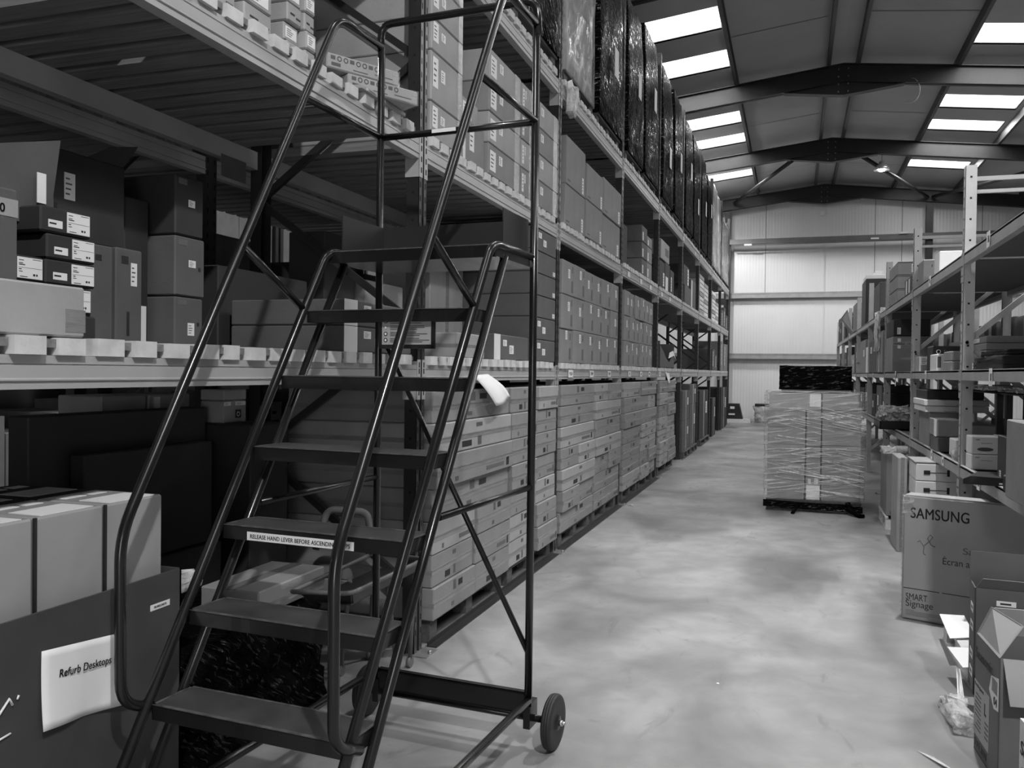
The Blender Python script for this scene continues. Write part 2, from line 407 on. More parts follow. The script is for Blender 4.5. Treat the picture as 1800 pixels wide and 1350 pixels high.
# rooflights: a white kerb and a pane each
n = 0
for (ya, yb) in RL_Y:
    for s in (-1, 1):
        n += 1
        xa, xb = sorted((RIDGE_X + s * RL_IN, RIDGE_X + s * RL_OUT))
        def zz(x, d): return roof_z(x) + d
        m = MB()
        for (p, q) in (((xa, ya), (xb, ya)), ((xb, ya), (xb, yb)), ((xb, yb), (xa, yb)), ((xa, yb), (xa, ya))):
            b = len(m.v)
            m.v += [(p[0], p[1], zz(p[0], .0)), (q[0], q[1], zz(q[0], .0)), (q[0], q[1], zz(q[0], .03)), (p[0], p[1], zz(p[0], .03))]
            m.face([b, b + 1, b + 2, b + 3])
        o = struct('window_%d' % n, m, WHITEM)
        m = MB(); b = 0
        m.v += [(xa, ya, zz(xa, .03)), (xb, ya, zz(xb, .03)), (xb, yb, zz(xb, .03)), (xa, yb, zz(xa, .03)),
                (xa, ya, zz(xa, .035)), (xb, ya, zz(xb, .035)), (xb, yb, zz(xb, .035)), (xa, yb, zz(xa, .035))]
        for q in ((3, 2, 1, 0), (4, 5, 6, 7), (0, 1, 5, 4), (1, 2, 6, 5), (2, 3, 7, 6), (3, 0, 4, 7)): m.face(list(q))
        m.build('pane', PANE, o)
# liner sheet joints running down the slope
m = MB()
for y in [16.1, 19.4, 22.0, 25.0, 27.2]:
    for s in (-1, 1):
        for (u0, u1) in ((0.35, 2.05),):
            x0, x1 = RIDGE_X + s * u0, RIDGE_X + s * u1
            b = len(m.v)
            m.v += [(x0, y - .012, roof_z(x0) - .006), (x1, y - .012, roof_z(x1) - .006), (x1, y + .012, roof_z(x1) - .006), (x0, y + .012, roof_z(x0) - .006)]
            m.face([b, b + 1, b + 2, b + 3])
struct('trim_3', m, STEELM)

# purlins
PU = [0.275, 2.07, 3.87, 5.7, 7.5, 9.3]
for u in PU:
    for s in (-1, 1):
        x = RIDGE_X + s * u; z = roof_z(x)
        m = MB()
        # zed section
        m.prism([(x - .03, z - .20), (x + .035, z - .20), (x + .035, z - .185), (x - .018, z - .185), (x - .018, z - .012), (x + .035, z - .012), (x + .035, z), (x - .03, z)], 'Y', YW0, YW1)
        o = single('roof_purlin', m, PURL, None, None)
        side = 'left' if s < 0 else 'right'
        tag(o, '%s roof purlin out from the ridge on the %s slope, running along the building' % (ORD[PU.index(u)], side), 'purlin', 'roof purlins')
# portal frames
FR = [29.55, 23.85, 18.25, 12.6, 6.9, 1.2]
for k, y in enumerate(FR):
    lab = ['end wall', 'frame nearest the end wall', 'second frame in from the end wall', 'frame over the wrapped pallet', 'frame over the ladder', 'frame over the near racks'][k]
    t = thing('roof_frame', 'dark steel portal rafter with haunched apex, the %s' % (lab if k else 'one against the end wall'), 'roof beam', (RIDGE_X, y, 0), 'steel portal frames')
    for s in (-1, 1):
        L = (RIDGE_X - XW0 if s < 0 else XW1 - RIDGE_X) - 0.05
        def P(u, d): return (RIDGE_X + s * u, 7.79 - SLOPE * u - d)
        web = [P(0, 0), P(L, 0), P(L, 1.0), P(L - 2.2, .36), P(1.12, .36), P(0, .62)]
        m = MB(); m.prism([(a, b) for a, b in web], 'Y', y - .008, y + .008); m.build('web', STEELD, t)
        m = MB()
        for (A, B) in ((P(0, 0), P(L, 0)), (P(0, .345), P(L - 2.2, .345)), (P(0, .62), P(1.12, .36)), (P(L - 2.2, .36), P(L, 1.0))):
            d = Vector((B[0] - A[0], 0, B[1] - A[1])); nn = Vector((-d.z, 0, d.x)).normalized() * 0.008
            b = len(m.v)
            for yy in (y - .09, y + .09):
                m.v += [(A[0] + nn.x, yy, A[1] + nn.z), (B[0] + nn.x, yy, B[1] + nn.z), (B[0] - nn.x, yy, B[1] - nn.z), (A[0] - nn.x, yy, A[1] - nn.z)]
            for q in ((0, 1, 2, 3), (7, 6, 5, 4), (0, 4, 5, 1), (1, 5, 6, 2), (2, 6, 7, 3), (3, 7, 4, 0)): m.face([b + i for i in q])
        m.build('flange', STEELD, t)
        m = MB(); x = RIDGE_X + s * (L + .0)
        m.box(x - .1, x + .1, y - .1, y + .1, 0, P(L, .4)[1]); m.build('column', STEELD, t)
    m = MB()
    for z in (7.25, 7.4, 7.55, 7.7):
        for x in (-.09, .09): m.cyl((RIDGE_X + x, y - .03, z), (0, 1, 0), .014, .04, seg=6)
    m.build('apex_bolts', GALV, t)
# gable posts, rails and conduit of the end wall
for i, x in enumerate((-5.4, -2.22, 3.95, 7.1)):
    m = MB(); zt = roof_z(x) - .62; m.box(x - .1, x + .1, 29.75, 29.77, 0, zt); m.box(x - .006, x + .006, 29.62, 29.75, 0, zt); m.box(x - .1, x + .1, 29.60, 29.62, 0, zt)
    single('gable_post', m, STEELD, ['dark steel wall post hidden behind the tall left racks', 'dark steel wall post at the far end of the left racks', 'dark steel post on the end wall above the right racks', 'dark steel post at the far right of the end wall'][i], 'post', 'steel posts on the end wall')
for i, z in enumerate((2.26, 4.30)):
    m = MB(); m.prism([(29.98, z + .04), (29.78, z + .04), (29.78, z), (29.80, z), (29.80, z + .03), (29.98, z + .03)], 'X', XW0, XW1)
    m.prism([(29.79, z - .14), (29.98, z - .14), (29.98, z + .04), (29.79, z + .04)], 'X', XW0, XW1)
    single('wall_rail', m, GREYBEAM, ['lower grey steel rail across the end wall', 'middle grey steel rail across the end wall'][i], 'rail', 'end wall rails')
m = MB(); m.box(XW0 + .2, XW1 - .2, 29.47, 29.59, 5.94, 6.10); m.tube([(-2.1, 29.46, 5.9), (3.9, 29.46, 5.9)], .02)
single('cable_tray', m, STEELM, 'dark cable tray running across the end wall below the roof', 'cable tray')
for i, (x, z) in enumerate(((-1.55, 5.93), (2.35, 6.0), (3.2, 6.15))):
    m = MB(); m.box(x - .12, x + .12, 29.40, 29.44, z - .05, z + .0)
    single('junction_box', m, PAPER, ['small white fitting on the cable tray, nearest the left racks', 'small white fitting below the middle of the cable tray', 'small white fitting on the cable tray beside the steel post'][i], 'electrical box', 'cable tray fittings')
m = MB(); m.box(0.71, 0.85, 29.9, 29.97, 6.86, 7.0); single('smoke_beam_unit', m, PAPER, 'small pale square unit high on the end wall under the apex', 'wall unit')
# wind bracing tubes between the last two frames
for i, (a, b) in enumerate((((-.15, 23.9, 7.3), (-2.0, 29.4, 7.3)), ((1.55, 23.9, 7.3), (3.85, 29.4, 7.2)), ((6.2, 23.9, 6.85), (4.0, 29.4, 7.2)))):
    m = MB(); m.tube([a, b], .055, seg=10)
    single('brace_tube', m, STEELD, ['bracing tube under the left roof slope near the end wall', 'bracing tube behind the lit lamp under the right slope', 'bracing tube at the far right under the roof'][i], 'brace', 'roof bracing tubes')
# hanging cable loop on the frame
m = MB(); pts = [(2.05 + .16 * cos(a), 18.2, 7.15 + .24 * sin(a)) for a in [pi * .5 - k * pi * 1.15 / 14 for k in range(15)]]
m.tube(pts, .007, seg=6); single('cable_loop', m, GALV, 'thin loop of cable hanging from the roof frame right of its apex', 'cable')
# high-bay lamps
for k, (lx, ly, le) in enumerate(LAMPS):
    lab = ['lit high bay lamp hanging below the frame nearest the end wall', 'high bay lamp over the wrapped pallet', 'high bay lamp above the near end of the aisle', 'high bay lamp over the next aisle left, near end', 'high bay lamp over the next aisle left, far end', 'high bay lamp at the ridge above the steps', 'high bay lamp hidden above the far end of the left racks'][k]
    t = thing('high_bay_lamp', lab, 'lamp', (lx, ly, 7.0), 'high bay lamps')
    m = MB(); m.tube([(lx, ly, 7.12), (lx, ly, 7.42)], .008, seg=6); m.build('hanging_rod', STEELM, t)
    m = MB(); m.lathe((lx, ly, 6.98), (0, 0, 1), [(.07, .14), (.07, .06), (.12, .05), (.20, -.08), (.19, -.08), (.11, .03), (.02, .04)]); m.build('lamp_shade', GALV, t)
    m = MB(); m.lathe((lx, ly, 6.93), (0, 0, 1), [(.02, .08), (.07, .06), (.11, 0), (.07, -.05), (.01, -.06)]); m.build('bulb', LAMPGLOW, t)
# ------------------------------------------------------------------ the tall racking on the left
LX, LB, BAY, Y0 = -2.0, -3.1, 2.887, 4.443
LEV = [(1.533, 1.628), (2.775, 2.88), (4.035, 4.15)]     # bottom and top of the beams
def UY(n): return Y0 + BAY * n
def upright_mb(x, y, h, face, slots=True, detail=True, m0=0, width=.1, holes=False):
    """an upright whose front face looks towards 'face' (+1: +X, -1: -X); y is its far edge"""
    m = MB(); f = face; y0, y1 = y - width, y
    xs = lambda d: x - f * d
    def bx(d0, d1, a, b, z0, z1, mm=0):
        p, q = sorted((xs(d0), xs(d1))); m.box(p, q, a, b, z0, z1, mm)
    if detail:
        bx(0, .003, y0, y0 + .036, 0, h); bx(0, .003, y1 - .036, y1, 0, h)
        bx(.012, .015, y0 + .034, y1 - .034, 0, h)
        bx(.003, .015, y0 + .033, y0 + .036, 0, h); bx(.003, .015, y1 - .036, y1 - .033, 0, h)
        bx(0, .075, y0, y0 + .003, 0, h); bx(0, .075, y1 - .003, y1, 0, h)
    else:
        bx(0, .07, y0, y1, 0, h)
    if slots:
        z = .12
        while z < h - .05:
            if holes:
                bx(-.0008, .001, (y0 + y1) / 2 - .008, (y0 + y1) / 2 + .008, z - .008, z + .008, 1); z += .075
            else:
                for c in (y0 + .018, y1 - .018): bx(-.0008, .001, c - .006, c + .006, z - .016, z + .016, 1)
                z += .0762
    # side holes facing down the aisle
    if slots and detail:
        z = .15
        while z < h:
            p, q = sorted((xs(.030), xs(.044))); m.box(p, q, y0 - .0008, y0 + .001, z - .007, z + .007, 1); z += .1524
    return m
def rack_frame(n, y, x, xb, h, face, um, label, group, detail=True, holes=False, foot=True, base=(0, 0, 0), width=.1):
    t = thing('rack_frame', label, 'rack frame', (x, y - width / 2, 0), group)
    upright_mb(x, y, h, face, True, detail, width=width, holes=holes).build('upright', [um, SLOT], t)
    upright_mb(xb, y, h, -face, False, detail, width=width).build('upright', [um, SLOT], t)
    z = .35; k = 0; yc = y - width / 2
    xa, xc = (x - face * .03), (xb + face * .03)
    while z + .75 < h:
        m = MB()
        a, b = ((xa, z), (xc, z + .75)) if k % 2 == 0 else ((xc, z), (xa, z + .75))
        d = Vector((b[0] - a[0], 0, b[1] - a[1])); L = d.length; ang = atan2(d.z, d.x)
        m.cbox(((a[0] + b[0]) / 2, yc, (a[1] + b[1]) / 2), (L, .03, .04), 0, ry=-ang)
        for p in (a, b): m.cyl((p[0], yc - .03, p[1]), (0, 1, 0), .012, .03, 1, seg=6)
        m.build('brace', [um, GALV], t)
        z += .75; k += 1
    if foot:
        for xx in (x, xb):
            m = MB(); sgn = face if xx == x else -face
            cx = xx - sgn * .02 + (.04 if sgn > 0 else -.04)
            m.prism([(cx - .07, y - width - .03), (cx + .07, y - width - .03), (cx + .07, y + .03), (cx - .07, y + .03)], 'Z', 0, .005)
            m.cyl((cx + sgn * .055, y - width / 2, .012), (0, 0, 1), .012, .02, seg=6)
            m.build('foot_plate', GALV, t)
    return t
for n in range(-1, 9):
    y = UY(n); hi = 6.45 if n not in (-1, 0) else 6.45
    if n < 8: lab = 'dark steel frame of the tall left rack, %s upright along the aisle' % (['just behind', 'beside the ladder, nearest', 'second', 'third', 'fourth', 'fifth', 'sixth', 'seventh', 'eighth', 'last'][n + 1])
    else: lab = 'dark steel frame closing the far end of the tall left rack'
    if n == -1: lab = 'dark steel frame of the left rack at the near edge of the picture'
    rack_frame(n, y, LX, LB, hi, 1, UPR, lab, 'frames of the tall left rack', detail=n < 4)
def beam_prof(x, z0, z1, f):
    h = z1 - z0; d = lambda u: x - f * u
    return [(d(.05), z0), (d(.0), z0), (d(.0), z0 + .22 * h), (d(-.006), z0 + .25 * h), (d(-.006), z0 + .29 * h), (d(0), z0 + .33 * h),
            (d(0), z0 + .70 * h), (d(.004), z0 + .715 * h), (d(.004), z0 + .735 * h), (d(0), z0 + .75 * h), (d(0), z1), (d(.05), z1)]
LEVN = ['lowest', 'middle', 'upper']
BAYN = ['bay behind the ladder', 'bay just past the ladder', 'second bay past the ladder', 'third bay past the ladder', 'fourth bay past the ladder', 'fifth bay past the ladder', 'sixth bay past the ladder', 'seventh bay past the ladder', 'last bay']
def beam(x, y0, y1, z0, z1, f, label, group, bm=None, conn=True, connm=None):
    t = thing('rack_beam', label, 'rack beam', (x, (y0 + y1) / 2, z0), group)
    m = MB(); pr = beam_prof(x, z0, z1, f)
    m.prism(pr if f > 0 else pr[::-1], 'Y', y0 + .004, y1 - .004); m.build('beam_rail', bm or BEAM, t)
    if conn:
        for (ya, yb, yc, yd) in ((y0, y0 + .004, y0 - .038, y0), (y1 - .004, y1, y1, y1 + .038)):
            m = MB(); a, b = sorted((x - f * .002, x - f * .085)); m.box(a, b, ya - .001, yb + .001, z0 - .10, z1 + .02)
            a, b = sorted((x + f * .001, x + f * .004)); m.box(a, b, min(ya, yc), max(yb, yd), z0 - .10, z1 + .03)
            for zz in (z0 - .06, z0, z0 + .06, z1):
                a, b = sorted((x + f * .004, x + f * .0052)); c = (yc + yd) / 2; m.box(a, b, c - .006, c + .006, zz - .015, zz + .015, 1)
            m.build('end_connector', [connm or CONN, SLOT], t)
    return t
for n in range(-1, 8):
    ya, yb = UY(n), UY(n + 1) - .1
    for l, (z0, z1) in enumerate(LEV):
        beam(LX, ya, yb, z0, z1, 1, '%s front beam of the left rack, %s' % (LEVN[l], BAYN[n + 1]), 'front beams of the left rack')
        beam(LB, ya, yb, z0, z1, -1, '%s rear beam of the left rack, %s' % (LEVN[l], BAYN[n + 1]), 'rear beams of the left rack', conn=False)
        # timber slat deck
        m = MB(); y = ya + .035; k = 0; rr = random.Random(n * 10 + l)
        while y < yb - .1:
            w_ = .098 + rr.uniform(-.008, .008); dx = rr.uniform(-.006, .006); hz = .052 + rr.uniform(-.003, .003)
            # pale end block + grey run of the slat behind it
            m.box(LX - .07 + dx, LX + .018 + dx, y, y + w_, z1 + .001, z1 + hz, 0)
            m.box(LB - .02, LX - .07 + dx, y, y + w_, z1 + .001, z1 + hz, 1)
            g = .149 - .098
            if rr.random() < .85: m.box(LB - .02, LX + .004 + dx, y + w_ + .002, y + w_ + g - .004, z1 + .022, z1 + .046, 1)
            y += .149; k += 1
        single('slatted_deck', m, [WOODEND, WOODG], 'timber slat deck on the %s beams of the left rack, %s' % (LEVN[l], BAYN[n + 1]), 'shelf deck', 'timber slat decks of the left rack', base=(LX, ya, z1))
# bay labels stuck on the lowest beams
def beam_label(x, y, z, w_, h, txt, label, f=1, group='labels on the lowest left beams'):
    t = thing('beam_label', label, 'label', (x, y, z), group)
    m = MB(); a, b = sorted((x + f * .0065, x + f * .0085)); m.box(a, b, y - w_ / 2, y + w_ / 2, z - h / 2, z + h / 2); m.build('paper', PAPER, t)
    if txt:
        me = text_mesh(txt, h * .6, INK, .02, 'CENTER')
        if f > 0: place_text(me, 'lettering', t, (.0087, 0, -h * .2), '+X')
        else: place_text(me, 'lettering', t, (-.0087, 0, -h * .2), '-X')
    return t
k = 0
for (y, s) in ((7.75, 'P1L24'), (8.62, 'P20M'), (9.5, 'P2LM'), (10.75, 'P1C'), (11.6, 'P3A'), (12.3, 'P2B'), (13.3, 'P4'), (14.0, 'P5')):
    beam_label(LX, y, 1.583, .17, .07, s, 'white location label on the lowest left beam, %s from the ladder' % ORD[k]); k += 1
k = 0
for (y, z) in ((10.6, 2.83), (11.5, 2.83), (12.3, 2.83), (13.4, 2.83), (14.3, 2.83), (16.0, 4.09), (18.0, 4.09)):
    beam_label(LX, y, z, .16, .07, None, 'pale blank label on an upper left beam, %s along from the ladder' % ORD[k], group='labels on the upper left beams'); k += 1

# the back-to-back rack behind it
for n in range(0, 6):
    y = UY(n); t = rack_frame(n, y, -3.42, -4.5, 6.3, 1, UPR, 'dark frame of the rack standing back to back behind the left rack, %s along' % ORD[n], 'frames of the back to back rack', detail=False, foot=False)
for n in range(-1, 5):
    for l, (z0, z1) in enumerate(LEV[:2]):
        beam(-3.42, UY(n), UY(n + 1) - .1, z0, z1, 1, '%s beam of the rack behind the left one, %s' % (LEVN[l], BAYN[n + 1]), 'beams of the back to back rack', conn=False)
        m = MB(); y = UY(n) + .03
        while y < UY(n + 1) - .2: m.box(-4.5, -3.42, y, y + .1, z1 + .001, z1 + .05); y += .149
        single('slatted_deck', m, WOODG, '%s timber deck of the back to back rack, %s' % (LEVN[l], BAYN[n + 1]), 'shelf deck', 'decks of the back to back rack')

# ------------------------------------------------------------------ the low racking on the right
RX, RB, RBAY, RY0 = 1.15, 2.05, 2.78, 6.93
RLEV = [(.875, .955), (1.575, 1.645), (2.415, 2.49)]
def RY(n): return RY0 + RBAY * n
for n in range(-1, 8):
    y = RY(n)
    lab = 'grey perforated frame of the right rack, %s' % (['nearest the camera', 'standing behind the big television carton', 'second past the television carton', 'third past the television carton', 'behind the wrapped pallet', 'fifth along', 'sixth along', 'seventh along', 'last, near the end wall'][n + 1])
    rack_frame(n, y + .04, RX, RB, 3.13, -1, GREYSTEEL, lab, 'frames of the right rack', detail=n < 3, holes=True, width=.075)
RLN = ['low', 'middle', 'top']; RBN = ['near bay', 'bay by the television carton', 'bay beyond the television carton', 'bay beside the wrapped pallet', 'fourth bay', 'fifth bay', 'sixth bay', 'far bay']
for n in range(-1, 7):
    ya, yb = RY(n) + .04, RY(n + 1) - .035
    for l, (z0, z1) in enumerate(RLEV):
        for (x, f, s) in ((RX, -1, 'front'), (RB, 1, 'rear')):
            t = thing('shelf_beam', '%s %s beam of the right rack, %s' % (RLN[l], s, RBN[n + 1]), 'rack beam', (x, (ya + yb) / 2, z0), 'beams of the right rack')
            m = MB(); a, b = sorted((x, x - f * .045)); m.box(a, b, ya, yb, z0, z1); m.box(min(x, x - f * .03), max(x, x - f * .03), ya, yb, z1 - .012, z1 + .006)
            m.build('beam_rail', GREYBEAM, t)
            for yy in (ya - .04, yb - .005):
                m = MB(); a, b = sorted((x + f * .001, x + f * .005)); m.box(a, b, yy, yy + .045, z0 - .13, z1 + .01)
                for zz in (z0 - .09, z0 - .02): m.box(min(x + f * .005, x + f * .0065), max(x + f * .005, x + f * .0065), yy + .016, yy + .03, zz, zz + .014, 1)
                m.build('end_connector', [GREYBEAM, SLOT], t)
        m = MB(); m.box(RX + .047, RB - .047, ya + .014, yb - .014, z1 - .03, z1 - .008)
        single('shelf_panel', m, SHELFB, '%s shelf board of the right rack, %s' % (RLN[l], RBN[n + 1]), 'shelf', 'shelf boards of the right rack', base=(RX, ya, z1))

# ------------------------------------------------------------------ the mobile safety steps
PHI, LXO, LYO = -0.06439, -3.0107, 2.8302
LXO, LYO = -1.88171, 1.76890
LW = 0.7237
lad = thing('warehouse_steps', 'dark blue-black mobile warehouse steps with tube handrails, wheels and a railed top platform', 'steps', (LXO, LYO, 0), rz=PHI)
def lb(mb, name, mats, parent=None): return link(name, mb.mesh(name, mats), parent or lad)
KV, RIS, ZT = 0.6158, 0.2513, 0.569
ZP = 2.077; VP = 1.693; R = .0165
def side(u, uo, nm):
    # paired sloping stringers joined by a hoop at platform level
    v0 = lambda z: KV * z - .01
    m = MB(); m.tube([(u, v0(.02), .02), (u, v0(2.05), 2.05), (u, v0(2.05) + .06, ZP + .0), (u, VP, ZP)], R, bend=.06)
    lb(m, 'stringer', LADDER)
    m = MB(); m.tube([(u, v0(.02) + .155, .02), (u, v0(2.03) + .155, 2.04)], R); lb(m, 'stringer', LADDER)
    m = MB()
    for vv in (v0(.02), v0(.02) + .155): m.cyl((u, vv, .015), (0, 0, 1), .024, .03)
    lb(m, 'rubber_foot', RUBBER)
    # handrail: from the second tread up, over, and back to the rear post
    m = MB()
    m.tube([(uo, .375, .545), (uo, .247, .60), (uo, .243, 1.10), (uo, 1.345, 3.045), (uo, VP, 3.045)], R, bend=.085); lb(m, 'handrail', LADDER)
    m = MB(); m.tube([(uo, 1.124, 2.652), (uo, VP, 2.645)], R * .85); lb(m, 'mid_rail', LADDER)
    m = MB(); m.tube([(uo, .768, 2.03), (u, 1.13, 1.82)], R * .8); lb(m, 'handrail_strut', LADDER)
    m = MB(); m.tube([(uo, VP, .19), (uo, VP, 3.05)], R); lb(m, 'rear_post', LADDER)
    m = MB(); m.tube([(u, .86, 1.115), (uo, VP, 1.115)], R * .75); lb(m, 'side_tie', LADDER)
side(0.0, -.012, 'l'); side(LW, LW + .008, 'r')
# base side tubes, splayed at the left
m = MB(); m.tube([(LW + .01, VP, .215), (LW + .01, .10, .215)], R); lb(m, 'base_tube', LADDER)
m = MB(); m.tube([(-.012, VP, .235), (-.012, .10, .235)], R); lb(m, 'base_tube', LADDER)
# rear rails
m = MB(); m.tube([(-.015, VP, 3.03), (-.015, VP, 3.145), (LW + .012, VP, 3.145), (LW + .012, VP, 3.0)], R, bend=.11); lb(m, 'top_rail', LADDER)
m = MB(); m.tube([(-.012, VP, 2.64), (LW + .01, VP, 2.64)], R * .9); o = lb(m, 'rear_rail', LADDER)
m = MB(); m.box(.255, .37, VP - .0185, VP - .0165, 2.633, 2.649); lb(m, 'sticker', PAPER, o)
m = MB(); m.tube([(-.012, VP, 1.79), (LW + .008, VP, .41)], R * .75); lb(m, 'rear_brace', LADDER)
# rear channel and axle
m = MB(); m.box(0, LW, VP - .004, VP + .004, .155, .245); m.box(0, LW, VP - .004, VP + .03, .237, .245); m.box(0, LW, VP - .004, VP + .03, .155, .163); lb(m, 'rear_channel', LADDER)
m = MB(); m.tube([(-.10, VP + .06, .118), (LW + .115, VP + .06, .118)], .015)
m.box(-.02, .01, VP - .01, VP + .08, .095, .2); m.box(LW - .01, LW + .02, VP - .01, VP + .08, .095, .2); lb(m, 'axle', LADDER)
for (u, s) in ((-.085, -1), (LW + .10, 1)):
    m = MB(); c = (u, VP + .06, .116)
    m.lathe(c, (s, 0, 0), [(.075, -.019), (.104, -.021), (.112, -.016), (.1155, -.008), (.1135, -.0065), (.1155, -.004), (.1155, .004), (.1135, .0065), (.1155, .008), (.112, .016), (.104, .021), (.075, .019)], seg=40)
    o = lb(m, 'wheel', RUBBER)
    m = MB(); m.lathe(c, (s, 0, 0), [(.075, -.012), (.07, .014), (.035, .010), (.03, .026), (.01, .028)], seg=30); lb(m, 'wheel_rim', PLASTIC, o)
    m = MB(); m.cyl((u + s * .034, c[1], c[2]), (1, 0, 0), .013, .016, seg=6); m.cyl((u + s * .045, c[1], c[2]), (1, 0, 0), .008, .02, seg=10); lb(m, 'hub_nut', CHROME, o)
# treads
TZ = [ZT - RIS] + [ZT + RIS * i for i in range(6)]
for i, z in enumerate(TZ):
    v = KV * z - .005; td = .168
    if i == 6: pass
    m = MB()
    m.box(.012, LW - .012, v, v + .003, z - .048, z - .002, 0); m.box(.012, LW - .012, v + td - .003, v + td, z - .04, z - .002, 0)
    m.box(.012, .016, v, v + td, z - .048, z - .002, 0); m.box(LW - .016, LW - .012, v, v + td, z - .048, z - .002, 0)
    m.box(.012, LW - .012, v, v + td, z - .006, z - .002, 0)
    m.box(.012, LW - .012, v - .001, v + .010, z - .003, z, 1); m.box(.012, LW - .012, v + td - .010, v + td, z - .003, z, 1)
    m.box(.012, .022, v, v + td, z - .003, z, 1); m.box(LW - .022, LW - .012, v, v + td, z - .003, z, 1)
    o = lb(m, 'tread', [LADDER, EDGE])
    m = MB(); m.box(.023, LW - .023, v + .011, v + td - .011, z - .0025, z - .0008); lb(m, 'tread_mat', TREADR, o)
    if i == 3:
        m = MB(); m.box(.115, .53, v - .0032, v - .0012, z - .046, z - .018); s_ = lb(m, 'warning_strip', PAPER, o)
        me = text_mesh('RELEASE HAND LEVER BEFORE ASCENDING STEPS', .0195, INK, .018)
        wd = max(q.co.x for q in me.vertices)
        for q in me.vertices: q.co.x *= .39 / wd
        place_text(me, 'lettering', s_, (.127, v - .0034, z - .039), '-Y')
# platform with toe boards
m = MB(); vf = KV * ZP + .012
m.box(-.005, LW + .005, vf, VP + .01, ZP - .045, ZP - .002, 0); m.box(-.005, LW + .005, vf - .004, vf + .012, ZP - .05, ZP - .004, 0); m.box(-.005, LW + .005, vf - .004, vf + .012, ZP - .004, ZP, 1); m.box(-.005, LW + .005, vf + .012, VP, ZP - .003, ZP, 0)
lb(m, 'platform', [LADDER, EDGE])
m = MB(); m.box(.014, .018, vf + .06, VP - .01, ZP, ZP + .155); m.box(.018, LW - .018, VP - .012, VP - .008, ZP, ZP + .155); m.box(LW - .018, LW - .014, vf + .12, VP - .01, ZP, ZP + .155)
lb(m, 'toe_board', mat('toe_board_enamel', .025, .4))
# safety notice hanging under the sixth tread
v6 = KV * TZ[6] + .02
t = thing('safety_notice', 'safety notice with small print and warning symbols in a black frame hanging from the steps', 'notice', (LXO + .44 * cos(PHI) - v6 * sin(PHI), LYO + .44 * sin(PHI) + v6 * cos(PHI), 1.6785), rz=PHI)
m = MB(); m.box(-.115, .115, -.006, .006, 0, .126, 0); m.box(-.115, .115, -.010, -.006, 0, .014, 0); m.box(-.115, .115, -.010, -.006, .117, .126, 0); m.box(-.115, -.105, -.01, -.006, 0, .126, 0); m.box(.105, .115, -.01, -.006, 0, .126, 0)
link('notice_frame', m.mesh('notice_frame', PLASTIC), t)
m = MB(); m.box(-.103, .103, -.0082, -.006, .015, .116); link('notice_sheet', m.mesh('notice_sheet', mat('notice_sheet', .38, .4)), t)
m = MB(); rr = random.Random(3)
z = .108
for grp in range(4):
    for j in range(3):
        m.box(-.068, -.068 + rr.uniform(.11, .165), -.0092, -.0082, z - .0022, z); z -= .0062
    z -= .0045
for q in range(4):
    zc = .102 - q * .0235
    m.cyl((-.087, -.0088, zc), (0, 1, 0), .008, .0012, seg=(3 if q == 1 else 16))
    m.cyl((-.087, -.0096, zc), (0, 1, 0), .0045, .0006, 1, seg=12)
link('symbols', m.mesh('symbols', [INK, PAPER]), t)
# ------------------------------------------------------------------ cartons
BODY = {}
def body_mesh(dx, dy, dz, m, bulge=0.004, seam='top'):
    key = (round(dx, 3), round(dy, 3), round(dz, 3), m.name, seam)
    if key in BODY: return BODY[key]
    bm = bmesh.new(); bmesh.ops.create_cube(bm, size=1)
    for v in bm.verts: v.co = Vector((v.co.x * dx, v.co.y * dy, (v.co.z + .5) * dz))
    bmesh.ops.bevel(bm, geom=list(bm.edges), offset=min(.006, dz * .08), segments=1, affect='EDGES')
    # a shallow groove where the flaps meet
    me = bpy.data.meshes.new('box_body'); bm.to_mesh(me); bm.free()
    me.materials.append(m)
    BODY[key] = me; return me
DET = {'tape': (TAPE, 'packing_tape'), 'label': (PAPER, 'shipping_label'), 'print': (INK, 'printed_marks'), 'faint': (FAINT, 'printed_marks'), 'grey': (GREYINK, 'printed_marks'),
       'edge': (CARDW, 'white_edge_band'), 'seam': (SLOT, 'flap_seam')}
def face_box(mb, d, face, u0, u1, v0, v1, th, m=0):
    """box lying on a face of a carton with half sizes d; u,v in metres from the face's lower left corner"""
    hx, hy, dz = d[0] / 2, d[1] / 2, d[2]
    if face == '+X': mb.box(hx - .001, hx + th, -hy + u0, -hy + u1, v0, v1, m)
    elif face == '-X': mb.box(-hx - th, -hx + .001, hy - u1, hy - u0, v0, v1, m)
    elif face == '-Y': mb.box(-hx + u0, -hx + u1, -hy - th, -hy + .001, v0, v1, m)
    elif face == '+Z': mb.box(-hx + u0, -hx + u1, -hy + v0, -hy + v1, dz - .001, dz + th, m)
